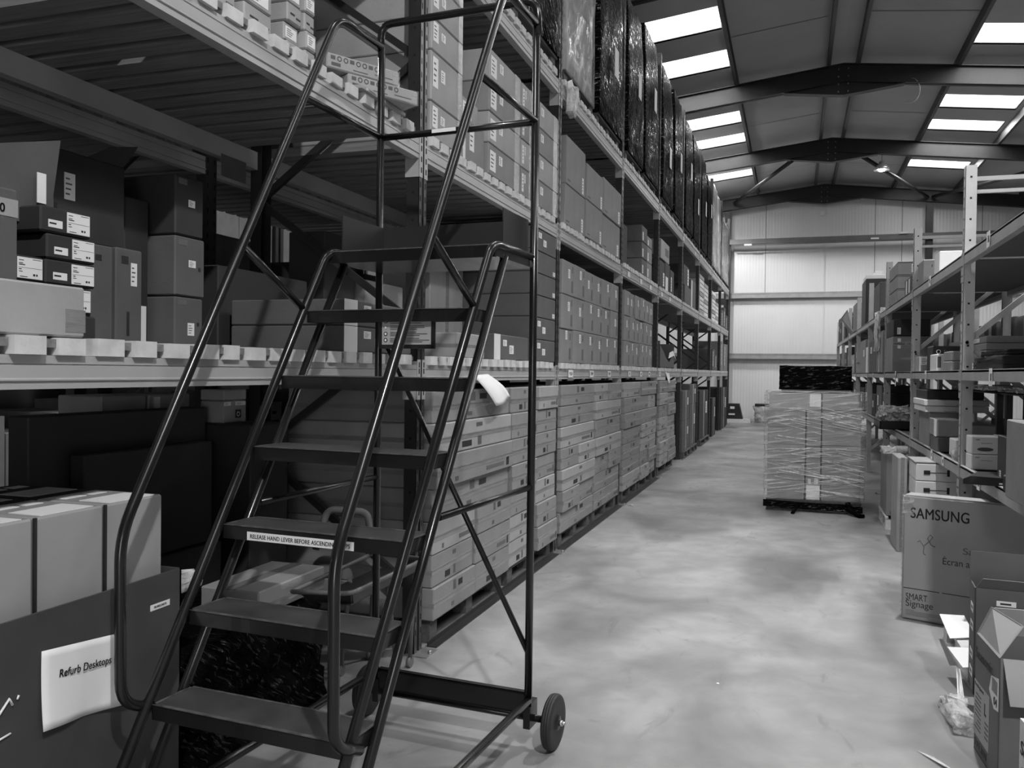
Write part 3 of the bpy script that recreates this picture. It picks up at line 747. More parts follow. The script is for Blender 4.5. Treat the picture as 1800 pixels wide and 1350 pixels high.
def carton(x0, x1, y0, y1, z0, z1, m, label, group=None, det=(), rz=0.0, name='cardboard_box', cat='box'):
    dx, dy, dz = x1 - x0, y1 - y0, z1 - z0
    t = thing(name, label, cat, ((x0 + x1) / 2, (y0 + y1) / 2, z0), group, rz)
    link('box_body', body_mesh(dx, dy, dz, m), t)
    prints = {}
    for it in det:
        kind, face, a, b, c, e = it[:6]
        W = dy if face in ('+X', '-X') else dx; H = dz if face != '+Z' else dy
        u0, u1, v0, v1 = a * W, b * W, c * H, e * H
        mm, nm = DET[kind]
        if kind == 'label':
            mb = MB(); face_box(mb, (dx, dy, dz), face, u0, u1, v0, v1, .0016)
            w_, h_ = u1 - u0, v1 - v0
            if len(it) < 7:
                for r_ in range(4):
                    vv = v0 + h_ * (.18 + .19 * r_); face_box(mb, (dx, dy, dz), face, u0 + w_ * .12, u0 + w_ * (.5 + .1 * (r_ % 3)), vv, vv + h_ * .06, .0022, 1)
            link(nm, mb.mesh(nm, [PAPER, GREYINK]), t)
        else:
            prints.setdefault((kind), MB())
            face_box(prints[kind], (dx, dy, dz), face, u0, u1, v0, v1, .0012 if kind != 'edge' else .0018)
    for kind, mb in prints.items():
        mm, nm = DET[kind]; link(nm, mb.mesh(nm, mm), t)
    return t
rnd = random.Random(11)

# wooden pallets
def pallet(x0, x1, y0, y1, z0, label, group, m=WOODP, along='Y'):
    t = thing('wooden_pallet', label, 'pallet', ((x0 + x1) / 2, (y0 + y1) / 2, z0), group)
    n = 5; h = .135
    mb = MB()
    for i in range(n):
        w_ = (x1 - x0 if along == 'Y' else y1 - y0); a = i * (w_ - .1) / (n - 1)
        if along == 'Y': mb.box(x0 + a, x0 + a + .1, y0, y1, z0 + h - .02, z0 + h)
        else: mb.box(x0, x1, y0 + a, y0 + a + .1, z0 + h - .02, z0 + h)
    mb.build('top_boards', m, t)
    mb = MB()
    for i in range(3):
        for j in range(3):
            cx = x0 + .05 + i * (x1 - x0 - .1) / 2; cy = y0 + .06 + j * (y1 - y0 - .12) / 2
            mb.box(cx - .045, cx + .045, cy - .055, cy + .055, z0 + .018, z0 + h - .02)
    for i in range(3):
        cx = x0 + .05 + i * (x1 - x0 - .1) / 2; cy = y0 + .06 + i * (y1 - y0 - .12) / 2
        if along == 'Y': mb.box(cx - .05, cx + .05, y0, y1, z0, z0 + .018)
        else: mb.box(x0, x1, cy - .05, cy + .05, z0, z0 + .018)
    mb.build('base', m, t)
    return t

# ------------------------------------------------------------------ ground level: walls of long flat cartons
ROWN = ['bottom', 'second', 'third', 'fourth', 'fifth', 'sixth', 'top']
def long_det(r, v):
    d = [('tape', '+X', .0, 1, .38, .56), ('seam', '+X', 0, 1, .505, .515)]
    if v % 3 == 0: d += [('print', '+X', .56, .66, .66, .86), ('grey', '+X', .44, .50, .62, .92), ('grey', '+X', .40, .46, .12, .26)]
    elif v % 3 == 1: d += [('print', '+X', .30, .42, .12, .32), ('grey', '+X', .50, .55, .1, .4), ('grey', '+X', .48, .56, .74, .88)]
    else: d += [('faint', '+X', .60, .86, .16, .30), ('print', '+X', .90, .94, .12, .42), ('grey', '+X', .2, .24, .1, .25)]
    d += [('edge', '+X', -.0, .004, 0, 1)] if False else []
    d += [('tape', '-Y', .0, 1, .4, .55)]
    return d
def logo(t, W, v):
    pass
bays = [
    ('first', 4.53, 5.91, [1, 1, 1, 0, 0, 0, 0]), ('second', 5.94, 6.58, None), ('third', 6.61, 7.18, None),
    ('fourth', 7.38, 8.68, [0, 1, 0, 1, 0, 0, 0]), ('fifth', 8.74, 10.05, [1, 0, 1, 0, 0, 0, 1]),
    ('sixth', 10.30, 11.48, [0, 0, 0, 0, 0, 0, 0]), ('seventh', 11.52, 12.80, [1, 1, 0, 1, 0, 1, 0]),
    ('eighth', 13.20, 14.05, None), ('ninth', 14.08, 15.0, None)]
H0, RH = .140, .1915
for ci, (nm, ya, yb, split) in enumerate(bays):
    for r in range(7):
        if ci == 6 and r == 0: pass
        z0 = H0 + r * RH; z1 = z0 + RH - .003
        jx = rnd.uniform(-.02, .015)
        if split and split[r]:
            mid = ya + (yb - ya) * (.48 if r % 2 else .5)
            for (a, b, s) in ((ya, mid - .006, 'near'), (mid + .006, yb, 'far')):
                jx = rnd.uniform(-.02, .015)
                carton(-2.95, -1.965 + jx, a, b, z0, z1, CARD2 if rnd.random() < .3 else CARD,
                       'flat brown carton, %s row up, %s half of the %s stack past the ladder' % (ROWN[r], s, nm), 'flat brown cartons stacked on the floor', long_det(r, r + ci + (s == 'far')), name='flat_carton')
        else:
            carton(-2.95, -1.965 + jx, ya, yb, z0, z1, CARD2 if rnd.random() < .3 else CARD,
                   'flat brown carton, %s row of the %s stack past the ladder' % (ROWN[r], nm), 'flat brown cartons stacked on the floor', long_det(r, r * 2 + ci), name='flat_carton')
    ci and 0
for i, (a, b) in enumerate(((4.56, 5.85), (5.98, 7.15), (7.42, 8.64), (8.78, 10.0), (10.35, 11.45), (11.56, 12.75), (13.25, 14.95))):
    pallet(-2.95, -2.0, a, b, 0, 'wooden pallet under the flat brown cartons, %s along from the ladder' % ORD[i], 'pallets under the left cartons')
# floor guide rail in front of the pallets
for i, (a, b) in enumerate(((4.5, 7.2), (7.36, 10.1), (10.25, 13.0))):
    mb = MB(); mb.prism([(-1.99, 0), (-1.93, 0), (-1.93, .006), (-1.984, .006), (-1.984, .03), (-1.99, .03)], 'Y', a, b)
    single('floor_guide_rail', mb, STEELD, 'low steel guide rail on the floor in front of the left rack, %s length' % ORD[i], 'rail', 'floor guide rails')

# ground level further along: tall dark cartons on pallets
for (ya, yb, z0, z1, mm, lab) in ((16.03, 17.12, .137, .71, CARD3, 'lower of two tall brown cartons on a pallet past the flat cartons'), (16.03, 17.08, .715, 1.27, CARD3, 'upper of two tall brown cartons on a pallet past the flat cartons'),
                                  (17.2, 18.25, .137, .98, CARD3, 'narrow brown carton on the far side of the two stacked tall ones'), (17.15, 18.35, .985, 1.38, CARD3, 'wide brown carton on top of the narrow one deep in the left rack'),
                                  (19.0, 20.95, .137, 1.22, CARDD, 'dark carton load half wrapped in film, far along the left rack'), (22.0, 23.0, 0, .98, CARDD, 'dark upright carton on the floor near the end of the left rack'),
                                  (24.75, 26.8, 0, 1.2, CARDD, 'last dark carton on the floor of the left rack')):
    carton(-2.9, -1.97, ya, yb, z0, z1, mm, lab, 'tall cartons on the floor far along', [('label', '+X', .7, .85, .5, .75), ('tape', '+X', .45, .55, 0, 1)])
for i, (a, b) in enumerate(((16.02, 17.12), (17.18, 18.3), (19.0, 20.95))):
    pallet(-2.95, -1.93, a, b, 0, 'timber pallet under the tall dark cartons, %s from the flat cartons' % ORD[i], 'far pallets of the left rack')
def crumple(x0, x1, y0, y1, z0, z1, seed, n=10, amp=.02, taper=0.0):
    """a closed wrinkled film shape around a box"""
    rr = random.Random(seed); mb = MB(); N = 4 * n; K = n
    ring = []
    for k in range(N):
        s = k / N * 4; e = int(s); f = s - e
        P = [(x0 + (x1 - x0) * f, y0), (x1, y0 + (y1 - y0) * f), (x1 - (x1 - x0) * f, y1), (x0, y1 - (y1 - y0) * f)][e]
        ring.append(P)
    cx, cy = (x0 + x1) / 2, (y0 + y1) / 2
    for j in range(K + 1):
        t = j / K; z = z0 + (z1 - z0) * t
        for (px, py) in ring:
            sc = 1 - taper * t ** 3
            mb.v.append((cx + (px - cx) * sc + rr.uniform(-amp, amp), cy + (py - cy) * sc + rr.uniform(-amp, amp), z + (rr.uniform(-amp, amp) if 0 < j else 0)))
    for j in range(K):
        for k in range(N):
            k2 = (k + 1) % N; mb.face([j * N + k, j * N + k2, (j + 1) * N + k2, (j + 1) * N + k], 0, True)
    mb.face([K * N + k for k in range(N)], 0); mb.face([k for k in range(N)][::-1], 0)
    return mb

# ------------------------------------------------------------------ loads on the top beams
ZT3 = LEV[2][1] + .053
loads = [(1.75, 2.85, 6.2, 0), (3.0, 4.2, 6.1, 0), (4.62, 5.85, 6.2, 0), (5.98, 7.18, 6.25, 0), (7.44, 8.62, 6.3, 1), (8.76, 9.98, 6.35, 0), (10.36, 11.45, 6.25, 0), (11.6, 12.75, 6.38, 0), (13.25, 14.35, 6.38, 0), (14.6, 15.7, 6.42, 0),
         (16.1, 17.3, 6.42, 0), (17.5, 18.55, 6.42, 0), (19.0, 20.15, 6.42, 0), (20.4, 21.4, 6.25, 0), (22.0, 23.3, 6.45, 1), (23.5, 24.4, 6.4, 1), (25.0, 27.2, 6.1, 1)]
bl = 0; cl = 0
for i, (a, b, zt, kind) in enumerate(loads):
    if kind:
        lab = ['tall goods load under cloudy film, next to the black ones at the front', 'first cloudy film load at the far end of the top level', 'middle cloudy film load at the far end of the top level', 'last cloudy film load by the end wall'][cl]; cl += 1
    else:
        lab = 'black film wrapped load on the top level of the left rack, %s from the camera' % (ORD[bl] if bl < 12 else 'thirteenth'); bl += 1
    t = thing('wrapped_load', lab, 'wrapped pallet', ((LX + LB) / 2, (a + b) / 2, ZT3), 'wrapped loads on the top beams')
    mb = crumple(LB + .05, LX + (-.0 if kind else .02), a, b, ZT3 + .12, zt, 40 + i, n=9, amp=.007 if not kind else .012, taper=.08); mb.build('film_wrap', CLOUDFILM if kind else BLACKFILM, t)
    if kind:
        mb = MB()
        nz = 5
        for q in range(nz):
            z0 = ZT3 + .14 + q * (zt - ZT3 - .2) / nz; mb.box(LB + .08, LX - .03, a + .03, b - .03, z0, z0 + (zt - ZT3 - .2) / nz - .01)
        mb.build('cartons_inside', CARD2, t)
    mb = MB()
    for q in range(5): mb.box(LB + .04 + q * .24, LB + .14 + q * .24, a + .02, b - .02, ZT3 + .10, ZT3 + .12)
    for q in range(3):
        for p in range(3): mb.box(LB + .04 + q * .46, LB + .16 + q * .46, a + .02 + p * (b - a - .16) / 2, a + .14 + p * (b - a - .16) / 2, ZT3 + .001, ZT3 + .10)
    mb.build('pallet', WOODP, t)
    if not kind:
        mb = MB(); zc = 5.3 + .25 * sin(i * 2.1); yc = a + (b - a) * .62
        mb.box(LX + .036, LX + .040, yc - .09, yc + .10, zc - .16, zc + .16); mb.build('address_sheet', PAPER, t)
mb = crumple(-1.99, -1.93, 7.42, 7.62, 3.93, 4.2, 8, n=4, amp=.02); single('plastic_scrap', mb, BAGFILM, 'torn clear plastic hanging over the upper beam under the cloudy load', 'plastic')

# ------------------------------------------------------------------ middle level (first beams above the floor stacks)
ZD1 = LEV[0][1] + .054; ZD2 = LEV[1][1] + .054
# the column of six cartons just before the second upright
for r in range(6):
    z0 = ZD1 + r * .180; det = [('label', '+X', .24, .36, .6, .85), ('label', '+X', .44, .56, .3, .6)] if r < 2 or r == 5 else [('label', '+X', .86, .96, .1, .3)]
    if r in (0, 1, 5): det.append(('edge', '+X', .0, .13, 0, 1))
    carton(-3.0, -1.99, 6.47, 7.17, z0, z0 + .177, CARD3, 'brown carton with long dark side, %s up in the column before the second upright' % ORD[r], 'column of six cartons', det)
carton(-2.53, -2.0, 5.62, 6.42, ZD1, ZD1 + .18, CARD3, 'single brown carton with white end band beside the column of six', None, [('edge', '+X', 0, .16, 0, 1), ('label', '+X', .24, .34, .55, .8), ('label', '+X', .42, .54, .25, .6)])
carton(-2.35, -1.995, 4.92, 5.41, ZD1, ZD1 + .155, CARD2, 'squat taped carton with a pale front right of the safety notice', None, [('tape', '+X', 0, 1, .42, .55), ('tape', '-Y', 0, 1, .4, .55)])
carton(-2.5, -2.36, 4.75, 5.3, ZD1, ZD1 + .10, CARD3, 'low dull carton behind the squat taped one', None)
carton(-2.95, -2.55, 5.75, 6.4, ZD1, ZD1 + .82, CARD2, 'tall pale carton standing deep behind the single banded carton', None, [('tape', '+X', .45, .55, 0, 1)])
carton(-2.95, -2.65, 4.95, 5.5, ZD1, ZD1 + .50, CARD2, 'medium pale carton standing deep behind the squat one', None, [('label', '+X', .1, .2, .4, .55)])
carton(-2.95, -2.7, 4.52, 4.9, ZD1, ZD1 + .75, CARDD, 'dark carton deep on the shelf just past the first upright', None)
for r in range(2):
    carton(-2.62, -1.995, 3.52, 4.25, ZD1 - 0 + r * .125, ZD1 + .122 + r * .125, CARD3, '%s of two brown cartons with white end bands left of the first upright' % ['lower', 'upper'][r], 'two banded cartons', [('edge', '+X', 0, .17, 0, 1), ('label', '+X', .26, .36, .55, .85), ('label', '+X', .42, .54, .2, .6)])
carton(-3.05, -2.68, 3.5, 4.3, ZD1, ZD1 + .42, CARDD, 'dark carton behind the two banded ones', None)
# bays of tall cartons, three rows by six
for (y0, dy, bay, nc) in ((7.38, .425, 'second', 6), (10.31, .372, 'third', 6)):
    for r in range(3):
        for c in range(nc):
            z0 = ZD1 + r * .311; ya = y0 + c * dy + (.0 if (r + c) % 2 else .004)
            lu = .35 + .25 * rnd.random(); lv = .45 + .25 * rnd.random()
            det = [('label', '+X', lu, lu + .15, lv, lv + .27), ('faint', '+X', .75, .9, .1, .45), ('faint', '+X', .8, .88, .7, .9)]
            carton(-2.95, -1.99 + rnd.uniform(-.012, .012), ya, ya + dy - .006, z0, z0 + .308, CARD, 'labelled brown carton, %s row, %s across in the %s bay past the ladder' % (['bottom', 'middle', 'top'][r], ORD[c], bay), 'labelled cartons of the %s bay' % bay, det)
# a torn open carton in the next bay
t = thing('torn_carton', 'torn open brown carton with paper hanging out, alone in its bay of the left rack', 'box', (-2.4, 13.9, ZD1))
mb = MB(); x0, x1, y0, y1, z0, z1 = -2.85, -1.99, 13.25, 14.9, ZD1, ZD1 + .42
mb.box(x0, x1, y0, y1, z0, z0 + .01); mb.box(x0, x0 + .01, y0, y1, z0, z1); mb.box(x0, x1, y0, y0 + .01, z0, z1); mb.box(x0, x1, y1 - .01, y1, z0, z1)
mb.poly([(x1, y0, z0), (x1, y1, z0), (x1, y1, z0 + .33), (x1, y1 - .3, z0 + .18), (x1, y1 - .6, z0 + .10), (x1, y0 + .7, z0 + .16), (x1, y0 + .4, z0 + .26), (x1, y0, z0 + .36)], 0, .008)
mb.build('box_body', CARD3, t)
mb = MB(); mb.poly([(x1 + .012, y1 - .75, z0 + .16), (x1 + .02, y1 - .15, z0 + .22), (x1 + .03, y1 + .02, z0 + .17), (x1 + .01, y1 - .2, z0 + .30), (x1 + .0, y1 - .55, z0 + .26)], 0, .004); mb.build('paper_packing', PAPER, t)
# hanging paper on the beam there
mb = MB(); mb.poly([(-1.985, 13.9, 1.60), (-1.985, 14.3, 1.60), (-1.96, 14.2, 1.44), (-1.96, 14.05, 1.44)], 0, .002); single('paper_scrap', mb, PAPER, 'white paper scrap hanging from the lowest beam in the fourth bay', 'paper')
for i, (ya, yb, h, xx) in enumerate(((22.3, 23.0, .55, -2.0), (23.1, 23.6, .42, -2.0), (24.9, 25.6, .85, -2.0), (25.8, 26.6, .8, -1.98), (26.7, 27.3, .82, -2.0))):
    carton(-2.8, xx, ya, yb, ZD1, ZD1 + h, CARD3 if i < 2 else CARD, 'carton standing upright on the middle level near the end of the left rack, %s' % ORD[i], 'far cartons on the middle level', [('label', '+X', .1, .25, .2, .9)])
# big sheet of paper hanging off the beam
t = thing('paper_sheet', 'large white sheet of paper hanging from the lowest beam over the flat cartons', 'paper', (-1.93, 5.4, 1.57))
mb = MB(); N = 8
A, B, Cc, D = Vector((-1.975, 5.14, 1.572)), Vector((-1.975, 5.46, 1.578)), Vector((-1.93, 5.79, 1.418)), Vector((-1.90, 5.39, 1.365))
for j in range(N + 1):
    for i in range(N + 1):
        u, v = i / N, j / N; p = A.lerp(B, u).lerp(D.lerp(Cc, u), v); p.x += .03 * sin(v * 3) * (.5 + u * .5) + .01 * sin(u * 5); p.z -= .012 * sin(u * pi) * v; mb.v.append(tuple(p))
for j in range(N):
    for i in range(N): b = j * (N + 1) + i; mb.face([b, b + N + 1, b + N + 2, b + 1], 0, True)
o = mb.build('sheet', PAPER, t); sm = o.modifiers.new('thickness', 'SOLIDIFY'); sm.thickness = .001

# ------------------------------------------------------------------ upper level of the left rack
rows = [(ZD2, 3.135), (3.14, 3.425), (3.43, 3.615), (3.62, 3.83), (3.835, 4.0)]
for r, (z0, z1) in enumerate(rows):
    carton(-2.9, -1.99, 4.47, 4.94, z0, z1, CARD2, 'pale carton beside the first upright on the upper level, %s from the deck' % ORD[r], 'column by the first upright', [('label', '+X', .05, .2, .3, .9), ('label', '+X', .3, .42, .5, .75), ('tape', '+X', .85, 1, 0, 1)])
carton(-2.8, -2.0, 4.99, 5.37, ZD2, 3.20, CARD, 'short carton with a torn lid behind the middle rail of the steps', None, [('label', '+X', .3, .5, .3, .9), ('edge', '+X', .0, .1, 0, 1)])
carton(-2.8, -2.02, 5.0, 5.30, 3.205, 3.34, CARD2, 'small pale carton on the short one with a torn lid', None, [('label', '+X', .1, .6, .1, .8)])
for (y0, y1, nr, cn) in ((5.42, 6.12, 4, 'third'), (6.15, 6.38, 4, 'fourth'), (6.42, 7.18, 4, 'fifth')):
    for r in range(nr):
        z0 = ZD2 + r * .213
        carton(-2.95, -1.985, y0, y1, z0, z0 + .209, CARD2 if r % 2 else CARD, 'pale carton in the %s column of the upper level past the first upright, %s up' % (cn, ORD[r]), 'upper level columns', [('label', '+X', .04, .2, .15, .8), ('tape', '+X', .78, .95, 0, 1), ('label', '+X', .3, .4, .5, .8)])
big = [(7.44, 8.18, ZD2, 3.30), (8.2, 8.93, ZD2, 3.30), (7.47, 8.19, 3.305, 3.74), (8.21, 8.95, 3.305, 3.66), (9.0, 9.95, ZD2, 3.30), (8.98, 9.93, 3.305, 3.69)]
for i, (a, b, z0, z1) in enumerate(big):
    carton(-2.95, -1.985 + (i % 2) * .015, a, b, z0, z1, CARD, 'large plain carton on the upper level, %s of the six big ones' % ['bottom left', 'bottom middle', 'top left', 'top middle', 'bottom right', 'top right'][i], 'six big plain cartons', [('faint', '+X', .05, .2, .08, .12), ('label', '+X', .82, .90, .05, .4)] )
for c in range(2):
    for r in range(3):
        z0 = ZD2 + r * .225
        carton(-2.9, -1.99, 11.5 + c * .43, 11.92 + c * .43, z0, z0 + .22 - (c == 1 and r == 2) * .08, CARD if c else CARD3, 'carton stack in the third upper bay, %s column, %s up' % (['near', 'far'][c], ORD[r]), 'cartons of the third upper bay', [('label', '+X', .1, .3, .1, .6), ('tape', '-Y', .4, .6, 0, 1)])
carton(-2.6, -2.05, 10.35, 10.75, ZD2, ZD2 + .52, CARDD, 'black narrow item at the near end of the third upper bay', None, name='black_case', cat='case')
carton(-2.7, -2.0, 13.15, 13.7, ZD2, ZD2 + .42, CARDD, 'dark carton under the pale round cornered one in the fourth upper bay', None, [('label', '+X', .7, .95, .1, .6)])
carton(-2.7, -2.0, 13.75, 14.3, ZD2, ZD2 + .45, CARDD, 'second dark carton in the fourth upper bay, with a white label', None, [('label', '+X', .1, .6, 0, .5, 0)])
carton(-2.7, -2.0, 13.3, 14.2, ZD2 + .455, ZD2 + .76, CARD2, 'pale carton lying on the two dark ones in the fourth upper bay', None, [('faint', '+X', .5, .9, .3, .7)])
carton(-2.8, -2.0, 14.35, 14.8, ZD2, ZD2 + .4, CARDD, 'third dark carton in the fourth upper bay, by the upright', None, [('label', '+X', .2, .4, .1, .7)])
carton(-2.8, -1.98, 16.2, 17.2, ZD2, ZD2 + .33, CARD3, 'wide dull carton at the bottom of the fifth upper bay', None)
carton(-2.8, -2.0, 16.1, 17.0, ZD2 + .335, ZD2 + .72, CARDD, 'dark open carton on the wide dull one', None, [('label', '+X', .7, .9, .1, .9)])
carton(-2.8, -2.0, 17.3, 18.2, ZD2, ZD2 + .55, CARD3, 'brown carton with a pale edge in the fifth upper bay', None, [('edge', '+X', .1, .3, 0, 1)])
k = 0
for (ya, yb, nr) in ((19.0, 19.9, 9), (20.0, 20.9, 8), (21.95, 22.9, 8), (23.0, 23.8, 6)):
    for r in range(nr):
        z0 = ZD2 + r * .095
        carton(-2.8, -2.0, ya, yb, z0, z0 + .09, CARDW if (r + k) % 4 else CARD2, 'thin white box, %s up in the %s of the thin white stacks' % (ORD[r], ORD[k]), 'thin white boxes on the upper level', [('print', '+X', .1, .9, .0, .12)], name='thin_box')
    k += 1
for i, (a, b, h) in enumerate(((24.9, 25.5, .5), (25.7, 26.3, .62), (26.5, 27.2, .45))):
    carton(-2.8, -2.0, a, b, ZD2, ZD2 + h, CARD3, 'carton near the far end of the upper level, %s' % ORD[i], 'far cartons of the upper level', [('label', '+X', .1, .3, .1, .8)])
# near bay: little stacks, and two shallow trays printed with handling symbols
k = 0
for (x, ya, yb, n, h, mm) in ((-2.05, 2.62, 2.76, 2, .10, CARD2), (-2.03, 2.80, 2.98, 4, .085, CARD2), (-2.12, 2.99, 3.08, 4, .10, CARD), (-2.1, 3.18, 3.29, 6, .082, CARD2), (-2.08, 3.30, 3.38, 5, .082, CARD2), (-2.35, 3.02, 3.14, 7, .1, CARD3)):
    for r in range(n):
        z0 = ZD2 + r * h
        carton(x - .3, x + rnd.uniform(-.01, .01), ya, yb, z0, z0 + h - .003, mm, 'small pale box, %s up in the %s little stack over the near beam' % (ORD[r], ORD[k]), 'little boxes on the near upper deck', [('label', '+X', .1, .85, .2, .8)] if r % 2 else [('print', '+X', .2, .5, .4, .5), ('print', '+X', .6, .9, .3, .4)], name='small_box')
    k += 1
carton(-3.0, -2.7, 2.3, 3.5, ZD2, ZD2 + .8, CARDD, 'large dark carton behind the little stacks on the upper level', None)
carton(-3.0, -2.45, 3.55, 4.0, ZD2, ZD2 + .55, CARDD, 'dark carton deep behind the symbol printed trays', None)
def tray(x0, x1, y0, y1, z0, z1, rz, label):
    t = thing('shallow_box', label, 'box', ((x0 + x1) / 2, (y0 + y1) / 2, z0), 'symbol printed shallow boxes', rz)
    dx, dy, dz = x1 - x0, y1 - y0, z1 - z0
    link('box_body', body_mesh(dx, dy, dz, CARD2), t)
    mb = MB()
    for f in ('+X', '-Y'):
        W = dy if f == '+X' else dx
        for i in range(8):
            c = W * (.08 + .085 * i)
            if i % 3 == 0: face_box(mb, (dx, dy, dz), f, c - .012, c + .012, dz * .6, dz * .85, .001)
            else:
                hy = (-dy / 2 + c) if f == '+X' else (-dx / 2 + c)
                cc = (dx / 2, hy, dz * .72) if f == '+X' else (hy, -dy / 2, dz * .72)
                mb.lathe(cc, (1, 0, 0) if f == '+X' else (0, 1, 0), [(.013, -.0012), (.013, .0012), (.008, .0012), (.008, -.0012)], seg=14)
        face_box(mb, (dx, dy, dz), f, W * .06, W * .18, dz * .2, dz * .42, .001)
        face_box(mb, (dx, dy, dz), f, W * .35, W * .55, dz * .2, dz * .26, .001); face_box(mb, (dx, dy, dz), f, W * .65, W * .9, dz * .3, dz * .36, .001)
    link('printed_marks', mb.mesh('printed_marks', GREYINK), t)
    mb = MB(); mb.box(-dx / 2 - .002, dx / 2 + .002, dy * .40, dy * .5 + .002, -.001, dz + .001); link('packing_tape', mb.mesh('packing_tape', CLEARFILM), t)
    return t
carton(-2.4, -1.97, 3.62, 4.1, ZD2, 2.952, CARD2, 'pale flat carton lying under the two symbol printed shallow boxes', None, [('label', '+X', .1, .5, .2, .8)])
tray(-2.24, -1.94, 3.70, 4.11, 2.955, 3.025, radians(-30), 'lower of two shallow boxes printed with rows of handling symbols, jutting over the beam')
tray(-2.30, -2.00, 3.605, 4.015, 3.028, 3.10, radians(-30), 'upper of two shallow boxes printed with rows of handling symbols')

# ------------------------------------------------------------------ middle level of the near bay
carton(-2.6, -2.0, 1.6, 2.0, ZD1, ZD1 + .148, CARD2, 'long pale blank carton at the front edge of the near deck', None, [('tape', '+X', .82, 1, .1, .55)])
def label_box(y0, y1, z0, z1, label, x1=-2.33, flip=False):
    t = carton(x1 - .35, x1, y0, y1, z0, z1, CARDD, label, 'small boxes with big white labels')
    dx, dy, dz = .35, y1 - y0, z1 - z0
    mb = MB(); L = dy * .46; a = -dy / 2 + dy * .50
    mb.box(dx / 2, dx / 2 + .0015, a, a + L, dz * .10, dz * .92, 0)
    for (u0, u1, v0, v1) in ((.06, .25, .84, .87), (.06, .22, .70, .73), (.06, .3, .62, .66), (.03, .97, .50, .51), (.06, .16, .40, .44), (.06, .2, .30, .33), (.1, .4, .06, .09), (.62, .70, .14, .24), (.74, .80, .14, .24), (.6, .95, .92, .94)):
        mb.box(dx / 2 + .0015, dx / 2 + .0022, a + u0 * L, a + u1 * L, dz * (.10 + .82 * v0), dz * (.10 + .82 * v1), 1)
    link('address_label', mb.mesh('address_label', [PAPER, INK]), t)
    mb = MB(); a = -dy / 2 + dy * .14; mb.box(dx / 2, dx / 2 + .0015, a, a + dy * .27, dz * .2, dz * .5, 0); mb.box(dx / 2 + .0015, dx / 2 + .0022, a + .004, a + dy * .15, dz * .33, dz * .39, 1)
    link('small_label', mb.mesh('small_label', [PAPER, INK]), t)
    return t
label_box(2.145, 2.355, 2.038, 2.122, 'dark little box with a big white label, topmost of the labelled stack')
label_box(2.170, 2.375, 1.952, 2.034, 'dark little box with a big white label, second from the top of the stack')
label_box(2.165, 2.375, 1.868, 1.949, 'dark little box with a big white label, just above the long pale carton')
label_box(2.155, 2.36, 1.775, 1.865, 'dark little box, lowest of the labelled stack, half hidden by the pale carton')
label_box(1.955, 2.16, 1.868, 1.949, 'dark little box with a big white label, left of the stack')
label_box(1.945, 2.15, 1.775, 1.865, 'dark little box, lowest at the left, behind the long pale carton')
carton(-2.68, -2.33, 1.94, 2.38, ZD1, ZD1 + .088, CARDD, 'low dark carton carrying the stack of labelled boxes', None)
# a bigger brown carton with a printed tape at the left edge
t = carton(-2.5, -2.13, 1.62, 1.885, ZD1 + .15, ZD1 + .42, CARD3, 'brown carton at the picture edge with a pale printed tape band', None)
t.location.z = ZD1 + .15
mb = MB(); mb.box(.185, .1865, -.12, .13, .19, .24); o = link('printed_tape', mb.mesh('printed_tape', CARD2), t)
me = text_mesh('E 30', .035, INK, .02); place_text(me, 'lettering', o, (.188, .02, .2), '+X')
carton(-3.05, -2.63, 1.6, 1.93, ZD1, ZD1 + .148, CARD3, 'brown carton underneath the one with the printed tape band', None)
# tall dark cartons
carton(-3.0, -2.5, 2.44, 2.635, ZD1, 2.058, CARD3, 'tall dark carton with upright arrows, left of the two slim ones', 'slim tall cartons', [('print', '+X', .3, .45, .84, .9), ('print', '+X', .55, .7, .84, .9), ('print', '+X', .35, .42, .1, .35)])
carton(-3.0, -2.5, 2.65, 2.79, ZD1, 2.062, CARD3, 'tall dark carton with a small label, right of the two slim ones', 'slim tall cartons', [('print', '+X', .2, .45, .84, .92), ('label', '+X', .55, .78, .62, .86), ('print', '+X', .4, .5, .1, .35)])
t = carton(-3.0, -2.58, 2.36, 2.78, 2.068, 2.40, CARDD, 'wide dark open carton standing on the two slim tall ones', None, [('label', '+X', .28, .40, .45, .75), ('faint', '+X', .25, .45, .02, .3)])
mb = MB(); mb.poly([(.21, .02, .33), (.21, .2, .33), (.30, .18, .40), (.28, .06, .37)], 0, .004); link('top_flap', mb.mesh('top_flap', CARDD), t)
t = thing('open_carton', 'dark carton with its tall flap folded up behind the labelled boxes', 'box', (-2.55, 2.2, 2.07))
mb = MB(); mb.box(-2.72, -2.42, 2.02, 2.28, 2.07, 2.25); mb.poly([(-2.42, 2.04, 2.12), (-2.42, 2.27, 2.12), (-2.40, 2.29, 2.37), (-2.40, 2.05, 2.30)], 0, .005); mb.build('box_body', CARD3, t)
mb = MB(); mb.box(-2.396, -2.393, 2.19, 2.225, 2.14, 2.24); mb.build('shipping_label', PAPER, t)
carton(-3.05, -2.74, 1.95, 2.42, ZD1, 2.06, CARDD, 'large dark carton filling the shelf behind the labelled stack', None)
carton(-3.02, -2.62, 2.82, 2.96, ZD1, 2.30, CARDD, 'very dark narrow carton between the slim ones and the taped pair', None, [('label', '+X', .0, .9, .0, .28, 0)])
